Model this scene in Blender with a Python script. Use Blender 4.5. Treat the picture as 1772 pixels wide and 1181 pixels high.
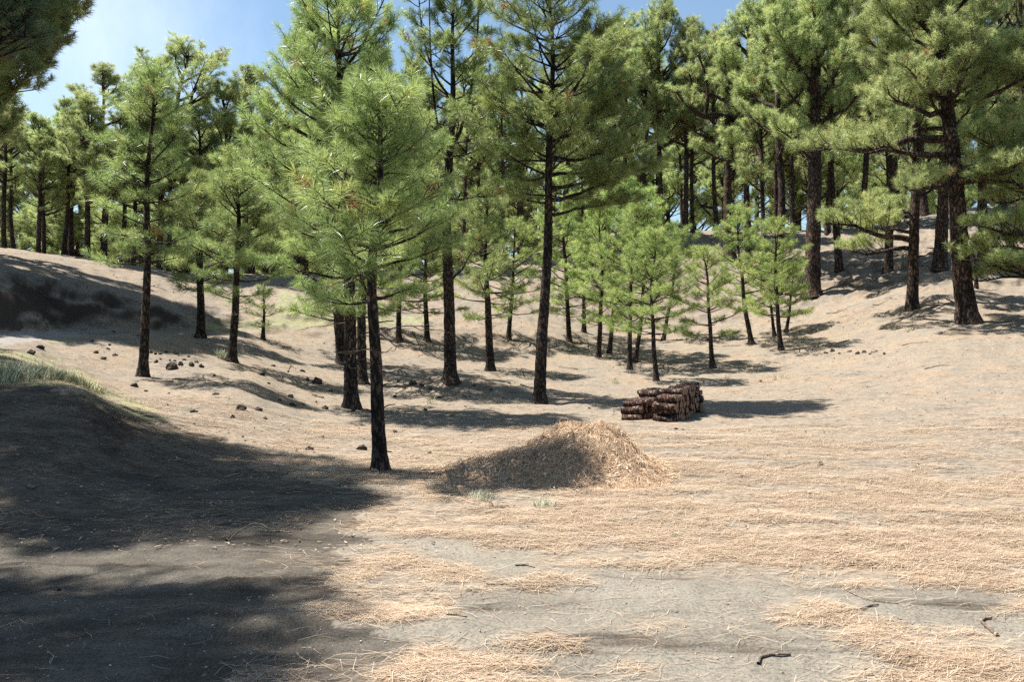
import bpy, math, random
import numpy as np
from mathutils import Vector, noise as mnoise

for _o in list(bpy.data.objects): bpy.data.objects.remove(_o)
SC = bpy.context.scene
COL = SC.collection
F = 1378.0; CX = 886.0; CY = 590.5; EYE = 1.6

# ------------------------------------------------------------------ camera, sky, sun, exposure
cam = bpy.data.cameras.new('camera'); cam_o = bpy.data.objects.new('camera', cam); COL.objects.link(cam_o)
cam.lens = 36.0 * F / 1772.0; cam.sensor_width = 36.0; cam.clip_end = 2000; cam.clip_start = 0.05
cam_o.location = (0, 0, EYE); cam_o.rotation_euler = (math.radians(90), 0, 0)
SC.camera = cam_o
SX, SY = 0.47, -0.165                      # shadow displacement per metre of height
SUN_EL = math.atan(1 / math.hypot(SX, SY))
sun = bpy.data.lights.new('sun', 'SUN'); sun.energy = 5.0; sun.angle = math.radians(0.55); sun.color = (1.0, 0.955, 0.88)
sun_o = bpy.data.objects.new('sun', sun); COL.objects.link(sun_o)
sun_dir = Vector((SX, SY, -1)).normalized()
sun_o.rotation_euler = sun_dir.to_track_quat('-Z', 'Y').to_euler()
sun_o.location = (-20, 12, 40)
W = bpy.data.worlds.new('World'); SC.world = W; W.use_nodes = True
nt = W.node_tree; nt.nodes.clear()
wo = nt.nodes.new('ShaderNodeOutputWorld'); bg = nt.nodes.new('ShaderNodeBackground'); sky = nt.nodes.new('ShaderNodeTexSky')
sky.sky_type = 'NISHITA'; sky.sun_disc = False; sky.sun_elevation = SUN_EL
sky.sun_rotation = math.atan2(-SX, -SY)   # azimuth of the sun from +Y
sky.air_density = 1.0; sky.dust_density = 0.8; sky.ozone_density = 1.3; sky.altitude = 0
bg.inputs['Strength'].default_value = 0.060
# thin high cloud wisps in the sky
tc = nt.nodes.new('ShaderNodeTexCoord'); mp = nt.nodes.new('ShaderNodeMapping')
mp.inputs['Scale'].default_value = (2.2, 2.2, 1.1); mp.inputs['Location'].default_value = (0.35, 0.1, 0.0)
nz = nt.nodes.new('ShaderNodeTexNoise'); nz.inputs['Scale'].default_value = 1.5; nz.inputs['Detail'].default_value = 7; nz.inputs['Roughness'].default_value = 0.62
rp = nt.nodes.new('ShaderNodeValToRGB'); rp.color_ramp.elements[0].position = 0.42; rp.color_ramp.elements[1].position = 0.80
# wisp centred on one direction of the sky
cd = Vector(((205 - CX) / F, 1.0, (CY - 40) / F)).normalized()
dt = nt.nodes.new('ShaderNodeVectorMath'); dt.operation = 'DOT_PRODUCT'; dt.inputs[1].default_value = cd
mr = nt.nodes.new('ShaderNodeMapRange'); mr.inputs[1].default_value = 0.976; mr.inputs[2].default_value = 1.0; mr.interpolation_type = 'SMOOTHSTEP'
ad = nt.nodes.new('ShaderNodeMath'); ad.operation = 'MULTIPLY_ADD'; ad.inputs[1].default_value = 0.42; 
mul = nt.nodes.new('ShaderNodeMath'); mul.operation = 'MULTIPLY'
mixc = nt.nodes.new('ShaderNodeMixRGB'); mixc.inputs[2].default_value = (9.0, 9.6, 10.2, 1)
L = nt.links.new
L(tc.outputs['Generated'], mp.inputs[0]); L(mp.outputs[0], nz.inputs['Vector']); L(nz.outputs['Fac'], rp.inputs[0])
nrm = nt.nodes.new('ShaderNodeVectorMath'); nrm.operation = 'NORMALIZE'
L(tc.outputs['Generated'], nrm.inputs[0]); L(nrm.outputs[0], dt.inputs[0]); L(dt.outputs['Value'], mr.inputs[0])
L(mr.outputs[0], ad.inputs[0]); ad.inputs[2].default_value = 0.04
L(ad.outputs[0], mul.inputs[0]); L(rp.outputs[0], mul.inputs[1])
L(mul.outputs[0], mixc.inputs[0]); tn = nt.nodes.new('ShaderNodeMixRGB'); tn.blend_type = 'MULTIPLY'; tn.inputs[0].default_value = 1; tn.inputs[2].default_value = (1.08, 1.17, 1.13, 1); L(sky.outputs[0], tn.inputs[1]); L(tn.outputs[0], mixc.inputs[1])
L(mixc.outputs[0], bg.inputs['Color']); L(bg.outputs[0], wo.inputs['Surface'])
SC.view_settings.view_transform = 'Standard'; SC.view_settings.look = 'None'
SC.view_settings.exposure = 1.38; SC.view_settings.gamma = 1.0; SC.view_settings.use_curve_mapping = False
SC.render.engine = 'CYCLES'
SC.cycles.max_bounces = 6; SC.cycles.diffuse_bounces = 4; SC.cycles.transmission_bounces = 3; SC.cycles.transparent_max_bounces = 4
SC.cycles.use_denoising = False
SC.cycles.sample_clamp_indirect = 4.0
try: SC.cycles.caustics_reflective = False; SC.cycles.caustics_refractive = False
except Exception: pass

# ------------------------------------------------------------------ helpers
def rng(s): return np.random.default_rng(s)

def vnoise(x, y, seed=0):
    x = np.asarray(x, float); y = np.asarray(y, float)
    ix = np.floor(x); iy = np.floor(y); fx = x - ix; fy = y - iy
    fx = fx * fx * (3 - 2 * fx); fy = fy * fy * (3 - 2 * fy)
    def h(a, b):
        v = np.sin(a * 127.1 + b * 311.7 + seed * 74.7) * 43758.5453
        return v - np.floor(v)
    return (h(ix, iy) * (1 - fx) + h(ix + 1, iy) * fx) * (1 - fy) + (h(ix, iy + 1) * (1 - fx) + h(ix + 1, iy + 1) * fx) * fy
def fbm(x, y, seed=0, oct=4):
    s = 0; a = 0.5; t = 0
    for i in range(oct):
        s = s + a * vnoise(x * 2 ** i, y * 2 ** i, seed + i * 7); t += a; a *= 0.5
    return s / t

def mesh_np(name, V, quads=None, tris=None, mat=None, attrs=None, smooth=False):
    me = bpy.data.meshes.new(name)
    V = np.asarray(V, np.float32); me.vertices.add(len(V)); me.vertices.foreach_set('co', V.ravel())
    q = np.zeros((0, 4), np.int32) if quads is None else np.asarray(quads, np.int32).reshape(-1, 4)
    t = np.zeros((0, 3), np.int32) if tris is None else np.asarray(tris, np.int32).reshape(-1, 3)
    me.loops.add(q.size + t.size); me.polygons.add(len(q) + len(t))
    me.loops.foreach_set('vertex_index', np.concatenate([q.ravel(), t.ravel()]))
    ls = np.concatenate([np.arange(len(q)) * 4, q.size + np.arange(len(t)) * 3]).astype(np.int32)
    me.polygons.foreach_set('loop_start', ls)
    if attrs:
        for k, a in attrs.items():
            at = me.attributes.new(k, 'FLOAT', 'POINT'); at.data.foreach_set('value', np.asarray(a, np.float32))
    me.update(calc_edges=True); me.validate()
    if smooth: me.shade_smooth()
    if mat: me.materials.append(mat)
    return me

def add(name, me, parent=None, label=None, cat=None, group=None, kind=None, loc=None):
    o = bpy.data.objects.new(name, me); COL.objects.link(o)
    if parent: o.parent = parent
    if loc is not None: o.location = loc
    if label: o['label'] = label
    if cat: o['category'] = cat
    if group: o['group'] = group
    if kind: o['kind'] = kind
    return o
def thing(name, loc, label, cat, group=None, rz=0.0):
    o = add(name, None, None, label, cat, group, None, loc); o.rotation_euler = (0, 0, rz); o.empty_display_size = 0.3
    return o
def copy_thing(src, loc, label, group=None, rz=0.0, sc=1.0, tilt=(0, 0)):
    r = src.copy(); COL.objects.link(r); r.location = loc; r.rotation_euler = (tilt[0], tilt[1], rz); r.scale = (sc,) * 3 if np.isscalar(sc) else sc
    r['label'] = label
    if group: r['group'] = group
    elif 'group' in r: del r['group']
    for ch in list(src.children):
        c = ch.copy(); COL.objects.link(c); c.parent = r
    return r

class Builder:
    """collects verts / quads / tris"""
    def __init__(s): s.v = []; s.q = []; s.t = []; s.n = 0
    def put(s, V, q=None, t=None):
        V = np.asarray(V, float)
        if q is not None and len(q): s.q.append(np.asarray(q) + s.n)
        if t is not None and len(t): s.t.append(np.asarray(t) + s.n)
        s.v.append(V); s.n += len(V)
    def mesh(s, name, mat, smooth=True):
        return mesh_np(name, np.concatenate(s.v), np.concatenate(s.q) if s.q else None, np.concatenate(s.t) if s.t else None, mat, None, smooth)

def tube(B, P, R, sides=8, bark=0.0, seed=0, cap=True):
    P = np.asarray(P, float); R = np.asarray(R, float); k = len(P)
    T = np.gradient(P, axis=0); T /= np.linalg.norm(T, axis=1)[:, None] + 1e-9
    up = np.array([0.0, 1.0, 0.0]) if abs(T[0, 1]) < 0.9 else np.array([1.0, 0, 0])
    U = np.cross(T, up); U /= np.linalg.norm(U, axis=1)[:, None] + 1e-9
    Wv = np.cross(T, U)
    a = np.arange(sides) / sides * 2 * math.pi
    rad = np.repeat(R[:, None], sides, 1)
    if bark > 0:
        s = np.concatenate([[0], np.cumsum(np.linalg.norm(np.diff(P, axis=0), axis=1))])
        A, S = np.meshgrid(np.cos(a) * 2 + np.sin(a * 1.0) * 3.1, s)
        n = fbm(np.cos(a)[None, :] * 4 + 10 + S * 1.5, np.sin(a)[None, :] * 4 + S * 5 + seed, seed, 3)
        n2 = vnoise(np.cos(a)[None, :] * 9 + 30 + S * 3, np.sin(a)[None, :] * 9 + S * 14, seed + 5)
        rad = rad * (1 + bark * ((n - 0.5) * 2 + (n2 - 0.5) * 1.4))
    V = P[:, None, :] + rad[:, :, None] * (np.cos(a)[None, :, None] * U[:, None, :] + np.sin(a)[None, :, None] * Wv[:, None, :])
    V = V.reshape(-1, 3)
    i = np.arange(k - 1)[:, None] * sides; j = np.arange(sides)[None, :]; j2 = (j + 1) % sides
    q = np.stack([i + j, i + j2, i + sides + j2, i + sides + j], -1).reshape(-1, 4)
    t = None
    if cap:
        V = np.vstack([V, P[-1] + T[-1] * R[-1] * 0.5]); b = (k - 1) * sides; c = len(V) - 1
        t = np.array([[b + jj, b + (jj + 1) % sides, c] for jj in range(sides)])
    B.put(V, q, t)

def prisms(B, A, C, ra, rc):
    """many thin 3 sided twigs at once"""
    A = np.asarray(A); C = np.asarray(C)
    if len(A) == 0: return
    T = C - A; T /= np.linalg.norm(T, axis=1)[:, None] + 1e-9
    ref = np.where(np.abs(T[:, 2:3]) < 0.9, np.array([[0, 0, 1.0]]), np.array([[1.0, 0, 0]]))
    U = np.cross(T, ref); U /= np.linalg.norm(U, axis=1)[:, None]; Wv = np.cross(T, U)
    V = []
    for base, r in ((A, ra), (C, rc)):
        for k in range(3):
            an = k * 2 * math.pi / 3
            V.append(base + r[:, None] * (math.cos(an) * U + math.sin(an) * Wv))
    V = np.stack(V, 1).reshape(-1, 3)
    o = np.arange(len(A))[:, None] * 6
    q = np.concatenate([o + np.array([k, (k + 1) % 3, 3 + (k + 1) % 3, 3 + k]) for k in range(3)])
    B.put(V, q)

# ------------------------------------------------------------------ materials
def M(name):
    m = bpy.data.materials.new(name); m.use_nodes = True; n = m.node_tree; n.nodes.clear()
    out = n.nodes.new('ShaderNodeOutputMaterial'); b = n.nodes.new('ShaderNodeBsdfPrincipled'); n.links.new(b.outputs[0], out.inputs[0])
    return m, n, b, out
def node(n, t, **kw):
    x = n.nodes.new(t)
    for k, v in kw.items():
        if k in x.inputs: x.inputs[k].default_value = v
        else: setattr(x, k, v)
    return x
def ramp(n, cols, interp='LINEAR'):
    r = n.nodes.new('ShaderNodeValToRGB'); e = r.color_ramp.elements; r.color_ramp.interpolation = interp
    while len(e) > 1: e.remove(e[-1])
    e[0].position = cols[0][0]; e[0].color = (*cols[0][1], 1)
    for p, c in cols[1:]:
        x = e.new(p); x.color = (*c, 1)
    return r

def needle_mat(name, dark, light, sat_var=0.03, trans=0.35, rough=0.42):
    m, n, b, out = M(name)
    at = node(n, 'ShaderNodeAttribute', attribute_name='tint')
    r = ramp(n, [(0.0, dark), (0.75, light), (0.965, (light[0] * 1.25, light[1] * 1.1, light[2] * 0.9)), (0.985, (0.30, 0.15, 0.06)), (1.0, (0.30, 0.15, 0.06))])
    oi = node(n, 'ShaderNodeObjectInfo'); hs = node(n, 'ShaderNodeHueSaturation')
    mr1 = node(n, 'ShaderNodeMapRange'); mr1.inputs[3].default_value = 0.5 - sat_var; mr1.inputs[4].default_value = 0.5 + sat_var * 0.6
    mr2 = node(n, 'ShaderNodeMapRange'); mr2.inputs[3].default_value = 0.82; mr2.inputs[4].default_value = 1.15
    n.links.new(at.outputs['Fac'], r.inputs[0]); n.links.new(oi.outputs['Random'], mr1.inputs[0]); n.links.new(oi.outputs['Random'], mr2.inputs[0])
    n.links.new(mr1.outputs[0], hs.inputs['Hue']); n.links.new(mr2.outputs[0], hs.inputs['Value']); n.links.new(r.outputs[0], hs.inputs['Color'])
    n.links.new(hs.outputs[0], b.inputs['Base Color']); b.inputs['Roughness'].default_value = rough
    b.inputs['Specular IOR Level'].default_value = 0.6
    tr = node(n, 'ShaderNodeBsdfTranslucent'); mx = node(n, 'ShaderNodeMixShader'); mx.inputs[0].default_value = trans
    n.links.new(hs.outputs[0], tr.inputs[0]); n.links.new(b.outputs[0], mx.inputs[1]); n.links.new(tr.outputs[0], mx.inputs[2]); n.links.new(mx.outputs[0], out.inputs[0])
    return m
M_NEEDLE = needle_mat('pine_needles_young', (0.125, 0.195, 0.052), (0.385, 0.475, 0.17), sat_var=0.010, trans=0.5, rough=0.36)
M_NEEDLE_LIME = needle_mat('pine_needles_lime', (0.155, 0.235, 0.055), (0.44, 0.54, 0.18), sat_var=0.010, trans=0.52)
M_NEEDLE_OLD = needle_mat('pine_needles_old', (0.185, 0.255, 0.08), (0.505, 0.575, 0.245), sat_var=0.014, trans=0.55)
M_NEEDLE_SHADE_TINT = needle_mat('pine_needles_shade_tinted', (0.045, 0.09, 0.05), (0.13, 0.20, 0.105), sat_var=0.006, trans=0.35)  # backlit shade mixed into the needle colour of the near left pines

def bark_mat(name, c0, c1, c2, scale=1.0):
    m, n, b, out = M(name)
    tcx = node(n, 'ShaderNodeTexCoord'); mpx = node(n, 'ShaderNodeMapping'); mpx.inputs['Scale'].default_value = (1, 1, 0.42)
    n.links.new(tcx.outputs['Object'], mpx.inputs[0])
    vo = node(n, 'ShaderNodeTexVoronoi', Scale=16 * scale); vo.feature = 'DISTANCE_TO_EDGE'
    nn = node(n, 'ShaderNodeTexNoise', Scale=9 * scale, Detail=8, Roughness=0.7)
    mixv = node(n, 'ShaderNodeMixRGB'); mixv.inputs[0].default_value = 0.12
    n.links.new(mpx.outputs[0], mixv.inputs[1]); n.links.new(nn.outputs['Color'], mixv.inputs[2]); n.links.new(mpx.outputs[0], nn.inputs['Vector'])
    n.links.new(mixv.outputs[0], vo.inputs['Vector'])
    cr = ramp(n, [(0.0, c0), (0.10, c0), (0.3, c1), (1.0, c1)]); n.links.new(vo.outputs['Distance'], cr.inputs[0])
    n3 = node(n, 'ShaderNodeTexNoise', Scale=22 * scale, Detail=5, Roughness=0.6); n.links.new(mpx.outputs[0], n3.inputs['Vector'])
    r3 = ramp(n, [(0.55, (0, 0, 0)), (0.72, (1, 1, 1))]); n.links.new(n3.outputs['Fac'], r3.inputs[0])
    mc = node(n, 'ShaderNodeMixRGB'); n.links.new(r3.outputs[0], mc.inputs[0]); n.links.new(cr.outputs[0], mc.inputs[1]); mc.inputs[2].default_value = (*c2, 1)
    n4 = node(n, 'ShaderNodeTexNoise', Scale=1.7 * scale, Detail=4, Roughness=0.6); n.links.new(tcx.outputs['Object'], n4.inputs['Vector'])
    r4 = ramp(n, [(0.32, (0.45, 0.43, 0.42)), (0.5, (1, 0.97, 0.94)), (0.68, (1.75, 1.45, 1.25))]); n.links.new(n4.outputs['Fac'], r4.inputs[0])
    m4 = node(n, 'ShaderNodeMixRGB'); m4.blend_type = 'MULTIPLY'; m4.inputs[0].default_value = 1; n.links.new(mc.outputs[0], m4.inputs[1]); n.links.new(r4.outputs[0], m4.inputs[2])
    n.links.new(m4.outputs[0], b.inputs['Base Color']); b.inputs['Roughness'].default_value = 0.9; b.inputs['Specular IOR Level'].default_value = 0.2
    bp = node(n, 'ShaderNodeBump', Strength=0.9, Distance=0.03)
    ma = node(n, 'ShaderNodeMath'); ma.operation = 'MULTIPLY_ADD'; ma.inputs[1].default_value = 0.6
    mi = node(n, 'ShaderNodeMath'); mi.operation = 'MINIMUM'; mi.inputs[1].default_value = 0.25
    n.links.new(vo.outputs['Distance'], mi.inputs[0]); n.links.new(n3.outputs['Fac'], ma.inputs[0]); n.links.new(mi.outputs[0], ma.inputs[2])
    n.links.new(ma.outputs[0], bp.inputs['Height']); n.links.new(bp.outputs[0], b.inputs['Normal'])
    return m
M_BARK = bark_mat('bark_scorched', (0.012, 0.010, 0.009), (0.075, 0.055, 0.045), (0.16, 0.13, 0.11))
M_BARK_OLD = bark_mat('bark_old_pine', (0.015, 0.011, 0.009), (0.10, 0.065, 0.05), (0.17, 0.13, 0.11), 0.6)
M_DEAD = bark_mat('dead_grey_wood', (0.14, 0.12, 0.10), (0.30, 0.26, 0.22), (0.42, 0.38, 0.33), 1.5)

# ------------------------------------------------------------------ terrain
# columns: image direction ; rows: (depth m, level the ground reaches there), heights in metres follow from them
def zf(d, py): return EYE + (CY - py) / F * d
COLS = {
 -500: [(7, 0.0), (11, 0.9), (16, 1.5), (21, 1.7), (24, 4.4), (36, 6.5), (60, 6.6), (100, 2)],
 0:   [(6.6, 0.0), (8, .22), (9.4, .62), (10.6, .98), (12.5, 1.18), (15.5, 1.50), (20.5, 1.72), (21.3, 1.8), (22.3, 3.45), (24.5, zf(24.5, 466)), (30, zf(30, 444)), (37, zf(37, 428)), (46, 6.2), (60, 5.6), (100, 0)],
 120: [(7.2, 0.0), (8.6, .25), (9.6, .62), (10.5, .93), (11.5, .95), (14, .98), (18, 1.15), (21.5, zf(21.5, 578)), (23.5, 1.75), (24.7, 1.9), (25.8, 3.25), (28, zf(28, 482)), (40, zf(40, 442)), (47, 5.7), (60, 5.0), (100, 0)],
 250: [(8.2, 0.0), (9.6, .18), (10.6, .40), (12, .48), (14, .56), (18, .80), (21, 1.45), (23.5, zf(23.5, 572)), (25, 1.85), (26.8, 1.95), (27.5, 2.95), (29, zf(29, 520)), (42, zf(42, 459)), (48, 5.5), (60, 5.0), (100, 0)],
 400: [(9.3, 0.0), (10.5, .12), (13, .34), (16, .62), (22, 1.04), (26, zf(26, 590)), (29, zf(29, 566)), (30, 1.85), (31.1, 1.95), (31.6, zf(31.6, 543)), (36, zf(36, 522)), (48, zf(48, 472)), (54, 5.6), (66, 5.0), (100, 0)],
 550: [(10, 0.0), (13, .06), (16, .1), (20, .30), (26, .82), (30, zf(30, 597)), (32, zf(32, 565)), (33.5, 2.05), (34, zf(34, 543)), (40, zf(40, 515)), (50, zf(50, 475)), (57, 6.0), (70, 5), (110, 0)],
 700: [(12, 0.0), (16, 0), (20, .05), (26, .40), (30, .86), (33.5, zf(33.5, 597)), (35.5, zf(35.5, 566)), (40, zf(40, 540)), (54, zf(54, 468)), (62, 6.8), (75, 6), (110, 0)],
 900: [(14, 0.0), (20, .02), (26, .26), (30, .50), (35, zf(35, 607)), (37.2, zf(37.2, 572)), (41, zf(41, 548)), (60, zf(60, 440)), (68, 8.4), (80, 7), (120, 0)],
 1100:[(14, 0.0), (20, .0), (26, .16), (30, .40), (36, zf(36, 608)), (42, zf(42, 575)), (48, zf(48, 520)), (60, zf(60, 415)), (64, zf(64, 398)), (72, 10.4), (85, 9), (130, 0)],
 1300:[(14, 0.0), (20, .02), (25, .15), (30, .52), (36, zf(36, 598)), (42, zf(42, 560)), (45, zf(45, 540)), (50, zf(50, 490)), (60, zf(60, 412)), (65, zf(65, 398)), (72, 10.7), (85, 9), (130, 0)],
 1500:[(12, .0), (16, .06), (20, .18), (25, .45), (30, zf(30, 612)), (36, zf(36, 565)), (40, zf(40, 528)), (41, zf(41, 522)), (43.5, zf(43.5, 514)), (46, zf(46, 480)), (54, zf(54, 425)), (62, zf(62, 390)), (70, 10.4), (85, 9), (130, 0)],
 1650:[(10, .0), (12, .05), (16, .16), (20, .37), (25, .9), (30, zf(30, 580)), (34, zf(34, 545)), (37, zf(37, 512)), (39, zf(39, 503)), (42, zf(42, 470)), (55, zf(55, 395)), (62, zf(62, 362)), (70, 12), (85, 11), (130, 0)],
 1772:[(10, .0), (12, .06), (16, .22), (20, .46), (25, 1.0), (30, zf(30, 570)), (34, zf(34, 537)), (37, zf(37, 508)), (39, zf(39, 500)), (42, zf(42, 465)), (55, zf(55, 392)), (62, zf(62, 352)), (70, 12.8), (85, 11), (130, 0)],
 2300:[(10, .0), (16, .3), (20, .6), (30, 2.6), (37, 4.6), (42, 6.4), (62, 12.6), (70, 13), (85, 11), (130, 0)],
}
GU = np.linspace(-500, 2300, 281); GD = np.exp(np.linspace(math.log(3.0), math.log(240.0), 440))
_ck = sorted(COLS); _cz = np.array([np.interp(GD, [3, 5] + [a for a, b in COLS[c]] + [240], [0, 0] + [b for a, b in COLS[c]] + [-12]) for c in _ck])
def _pchip(xk, Y, x):
    h = np.diff(xk)[:, None]; dl = np.diff(Y, axis=0) / h
    m = np.zeros_like(Y); m[0] = dl[0]; m[-1] = dl[-1]
    s = dl[:-1] * dl[1:]
    m[1:-1] = np.where(s > 0, 2 * dl[:-1] * dl[1:] / (dl[:-1] + dl[1:] + 1e-12), 0)
    i = np.clip(np.searchsorted(xk, x) - 1, 0, len(xk) - 2); hh = (xk[i + 1] - xk[i])[:, None]; t = ((x - xk[i]) / (xk[i + 1] - xk[i]))[:, None]
    return (2*t**3-3*t**2+1)*Y[i] + (t**3-2*t**2+t)*hh*m[i] + (-2*t**3+3*t**2)*Y[i+1] + (t**3-t**2)*hh*m[i+1]
GZ = _pchip(np.array(_ck, float), _cz, GU)
_k = np.exp(-0.5 * (np.arange(-5, 6) / 1.7) ** 2); _k /= _k.sum()
GZ = np.apply_along_axis(lambda r: np.convolve(np.pad(r, 5, 'edge'), _k, 'valid'), 1, GZ)
_k2 = np.exp(-0.5 * (np.arange(-4, 5) / 1.6) ** 2); _k2 /= _k2.sum()
GZ = np.apply_along_axis(lambda r: np.convolve(np.pad(r, 4, 'edge'), _k2, 'valid'), 0, GZ)

def ground_z(x, y, detail=True):
    x = np.asarray(x, float); y = np.asarray(y, float)
    yy = np.clip(y, 3.0, 239.0); u = np.clip(CX + F * x / yy, -500, 2300)
    fu = (u + 500) / 10.0; fd = (np.log(yy) - math.log(3.0)) / (math.log(240.0) - math.log(3.0)) * 439
    iu = np.clip(fu.astype(int), 0, 279); idd = np.clip(fd.astype(int), 0, 438); a = fu - iu; b = fd - idd
    z = (GZ[iu, idd] * (1 - a) + GZ[iu + 1, idd] * a) * (1 - b) + (GZ[iu, idd + 1] * (1 - a) + GZ[iu + 1, idd + 1] * a) * b
    if detail:
        w = np.clip((yy - 5) / 12, 0.15, 1)
        z = z + (fbm(x * 0.55 + 5, y * 0.55, 3, 3) - 0.5) * 0.16 * w
        z = z + (fbm(x * 2.6, y * 2.6, 11, 4) - 0.5) * (0.055 + 0.06 * np.clip((yy - 11) / 8, 0, 1))
        z = z + (fbm(x * 11, y * 11, 21, 2) - 0.5) * 0.018
        # rough root-filled lip of the cut banks on the left and of the terrace on the right
        s = np.abs(np.gradient(GZ, axis=1)[iu, idd]); steep = np.clip((s - 0.05) * 9, 0, 1) * (yy > 19)
        z = z + steep * (fbm(x * 1.7, y * 1.7, 31, 4) - 0.5) * 0.55
        # low rubble heap among the middle trunks
        z = z + 0.38 * np.exp(-(((x + 1.9) / 1.9) ** 2 + ((y - 22.6) / 0.9) ** 2)) * (0.6 + 0.8 * fbm(x * 2.2, y * 2.2, 41, 3))
        z = z + 0.16 * np.exp(-(((x - 0.2) / 1.3) ** 2 + ((y - 22.3) / 0.8) ** 2)) * (0.4 + 1.2 * fbm(x * 2.2, y * 2.2, 43, 3))
        # wheel ruts in the foreground dirt
        rut = y - (3.95 - 0.13 * (x - 0.5))
        z = z - 0.022 * np.exp(-(rut / 0.16) ** 2) - 0.018 * np.exp(-((rut - 0.75) / 0.14) ** 2) + 0.02 * np.exp(-((rut - .38) / 0.15) ** 2)
    return z
def gz(x, y): return float(ground_z(np.array([x]), np.array([y]))[0])
_DS = np.exp(np.linspace(math.log(3.0), math.log(110.0), 1600))
def at(px, py, dmin=3.0):
    """point of the ground seen in that direction"""
    xs = (px - CX) / F * _DS; zz = ground_z(xs, _DS); p = CY - (zz - EYE) / _DS * F
    ok = np.where((p <= py) & (_DS >= dmin))[0]; i = ok[0] if len(ok) else len(_DS) - 1
    d = _DS[i]; return float((px - CX) / F * d), float(d), float(zz[i])
def proj(x, y, z):
    y = np.maximum(y, 0.3); return CX + F * x / y, CY - F * (z - EYE) / y

def inpoly(px, py, poly):
    c = np.zeros(px.shape, bool); n = len(poly)
    for i in range(n):
        x1, y1 = poly[i]; x2, y2 = poly[(i + 1) % n]
        k = ((y1 > py) != (y2 > py)) & (px < (x2 - x1) * (py - y1) / (y2 - y1 + 1e-9) + x1); c ^= k
    return c
# drifts of fallen needles on the bare volcanic dirt (outlines on the ground, in view directions)
DRIFTS = [
 [(-900, 905), (300, 925), (430, 905), (520, 925), (640, 938), (770, 940), (870, 958), (1000, 974), (1100, 984), (1200, 992), (1330, 1000), (1480, 1003), (1600, 1012), (1772, 1026), (3000, 1080), (3000, 400), (-900, 400)],
 [(455, 965), (540, 955), (640, 960), (720, 962), (770, 985), (835, 1012), (775, 1030), (760, 1050), (745, 1075), (700, 1080), (600, 1070), (540, 1050), (480, 1040), (430, 1010)],
 [(870, 1002), (930, 992), (1000, 994), (1000, 1014), (950, 1022), (880, 1016)],
 [(330, 1230), (430, 1172), (600, 1132), (760, 1148), (900, 1170), (1010, 1195), (1000, 1300), (300, 1300)],
 [(1325, 1056), (1400, 1050), (1480, 1056), (1560, 1078), (1650, 1090), (1772, 1128), (2100, 1200), (2200, 1400), (1640, 1400), (1590, 1178), (1520, 1150), (1465, 1118), (1440, 1092), (1380, 1078), (1330, 1068)],
 [(1735, 1045), (1772, 1030), (1900, 1040), (1900, 1080), (1772, 1068)],
 [(1138, 1072), (1170, 1064), (1205, 1080), (1205, 1088), (1150, 1086)],
 [(915, 1112), (940, 1106), (972, 1112), (965, 1126), (930, 1124)],
 [(1068, 1156), (1100, 1150), (1132, 1162), (1110, 1178), (1075, 1172)],
 [(1440, 1178), (1500, 1168), (1560, 1178), (1560, 1250), (1440, 1250)],
]
def litter_mask(x, y, z, jit=True):
    px, py = proj(x, y, z)
    if jit:
        w = 5.0 / np.maximum(y, 2)
        px = px + (fbm(x * 2.2, y * 5, 51, 4) - 0.5) * 230 * w; py = py + (fbm(x * 2.2 + 9, y * 5, 52, 4) - 0.5) * 60 * w
    m = np.zeros(px.shape)
    for P in DRIFTS: m = np.maximum(m, inpoly(px, py, P).astype(float))
    # needles thinned on the shaded left gravel, which also darkens the shade
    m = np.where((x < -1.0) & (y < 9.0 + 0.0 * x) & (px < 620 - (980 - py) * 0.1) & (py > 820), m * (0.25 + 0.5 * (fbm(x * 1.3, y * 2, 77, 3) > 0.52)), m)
    m = np.where(y < 2.6, (fbm(x * 0.8, y * 0.8, 61, 3) > 0.5).astype(float), m)
    return m
SHADE_ON_CINDER = [(-2500, 700), (60, 672), (160, 690), (290, 745), (430, 785), (560, 840), (660, 868), (620, 960), (560, 1040), (610, 1120), (500, 1170), (300, 1200), (-2500, 1500)]  # traces the left foreground shade, painted onto the dark gravel
def shade_on_cinder_mask(x, y, z):
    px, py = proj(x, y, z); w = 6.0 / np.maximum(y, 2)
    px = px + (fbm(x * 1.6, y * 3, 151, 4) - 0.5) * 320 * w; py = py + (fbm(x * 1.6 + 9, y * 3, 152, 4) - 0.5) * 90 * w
    return (inpoly(px, py, SHADE_ON_CINDER) & (y < 13)).astype(float)
ROAD = [(-700, 655), (-200, 640), (0, 600), (60, 590), (110, 584), (160, 577), (200, 572), (120, 570), (0, 578), (-700, 580)]
def road_mask(x, y, z):
    px, py = proj(x, y, z); return ((inpoly(px, py, ROAD)) & (y > 13) & (y < 26)).astype(float)
GREEN = [[(-700, 560), (0, 605), (60, 612), (130, 640), (200, 680), (260, 702), (285, 725), (260, 730), (190, 705), (120, 672), (0, 668), (-700, 668)],
         [(90, 575), (150, 572), (150, 582), (80, 592)], [(300, 560), (500, 548), (740, 545), (740, 560), (520, 568), (400, 572)],
         [(480, 500), (560, 520), (600, 545), (480, 545)]]
def green_mask(x, y, z):
    px, py = proj(x, y, z); m = np.zeros(px.shape)
    w = 12.0 / np.maximum(y, 6)
    px = px + (fbm(x * 2, y * 2, 91, 3) - 0.5) * 60 * w; py = py + (fbm(x * 2 + 7, y * 2, 92, 3) - 0.5) * 30 * w
    for P in GREEN: m = np.maximum(m, (inpoly(px, py, P) & (y > 9)).astype(float))
    return m

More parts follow.
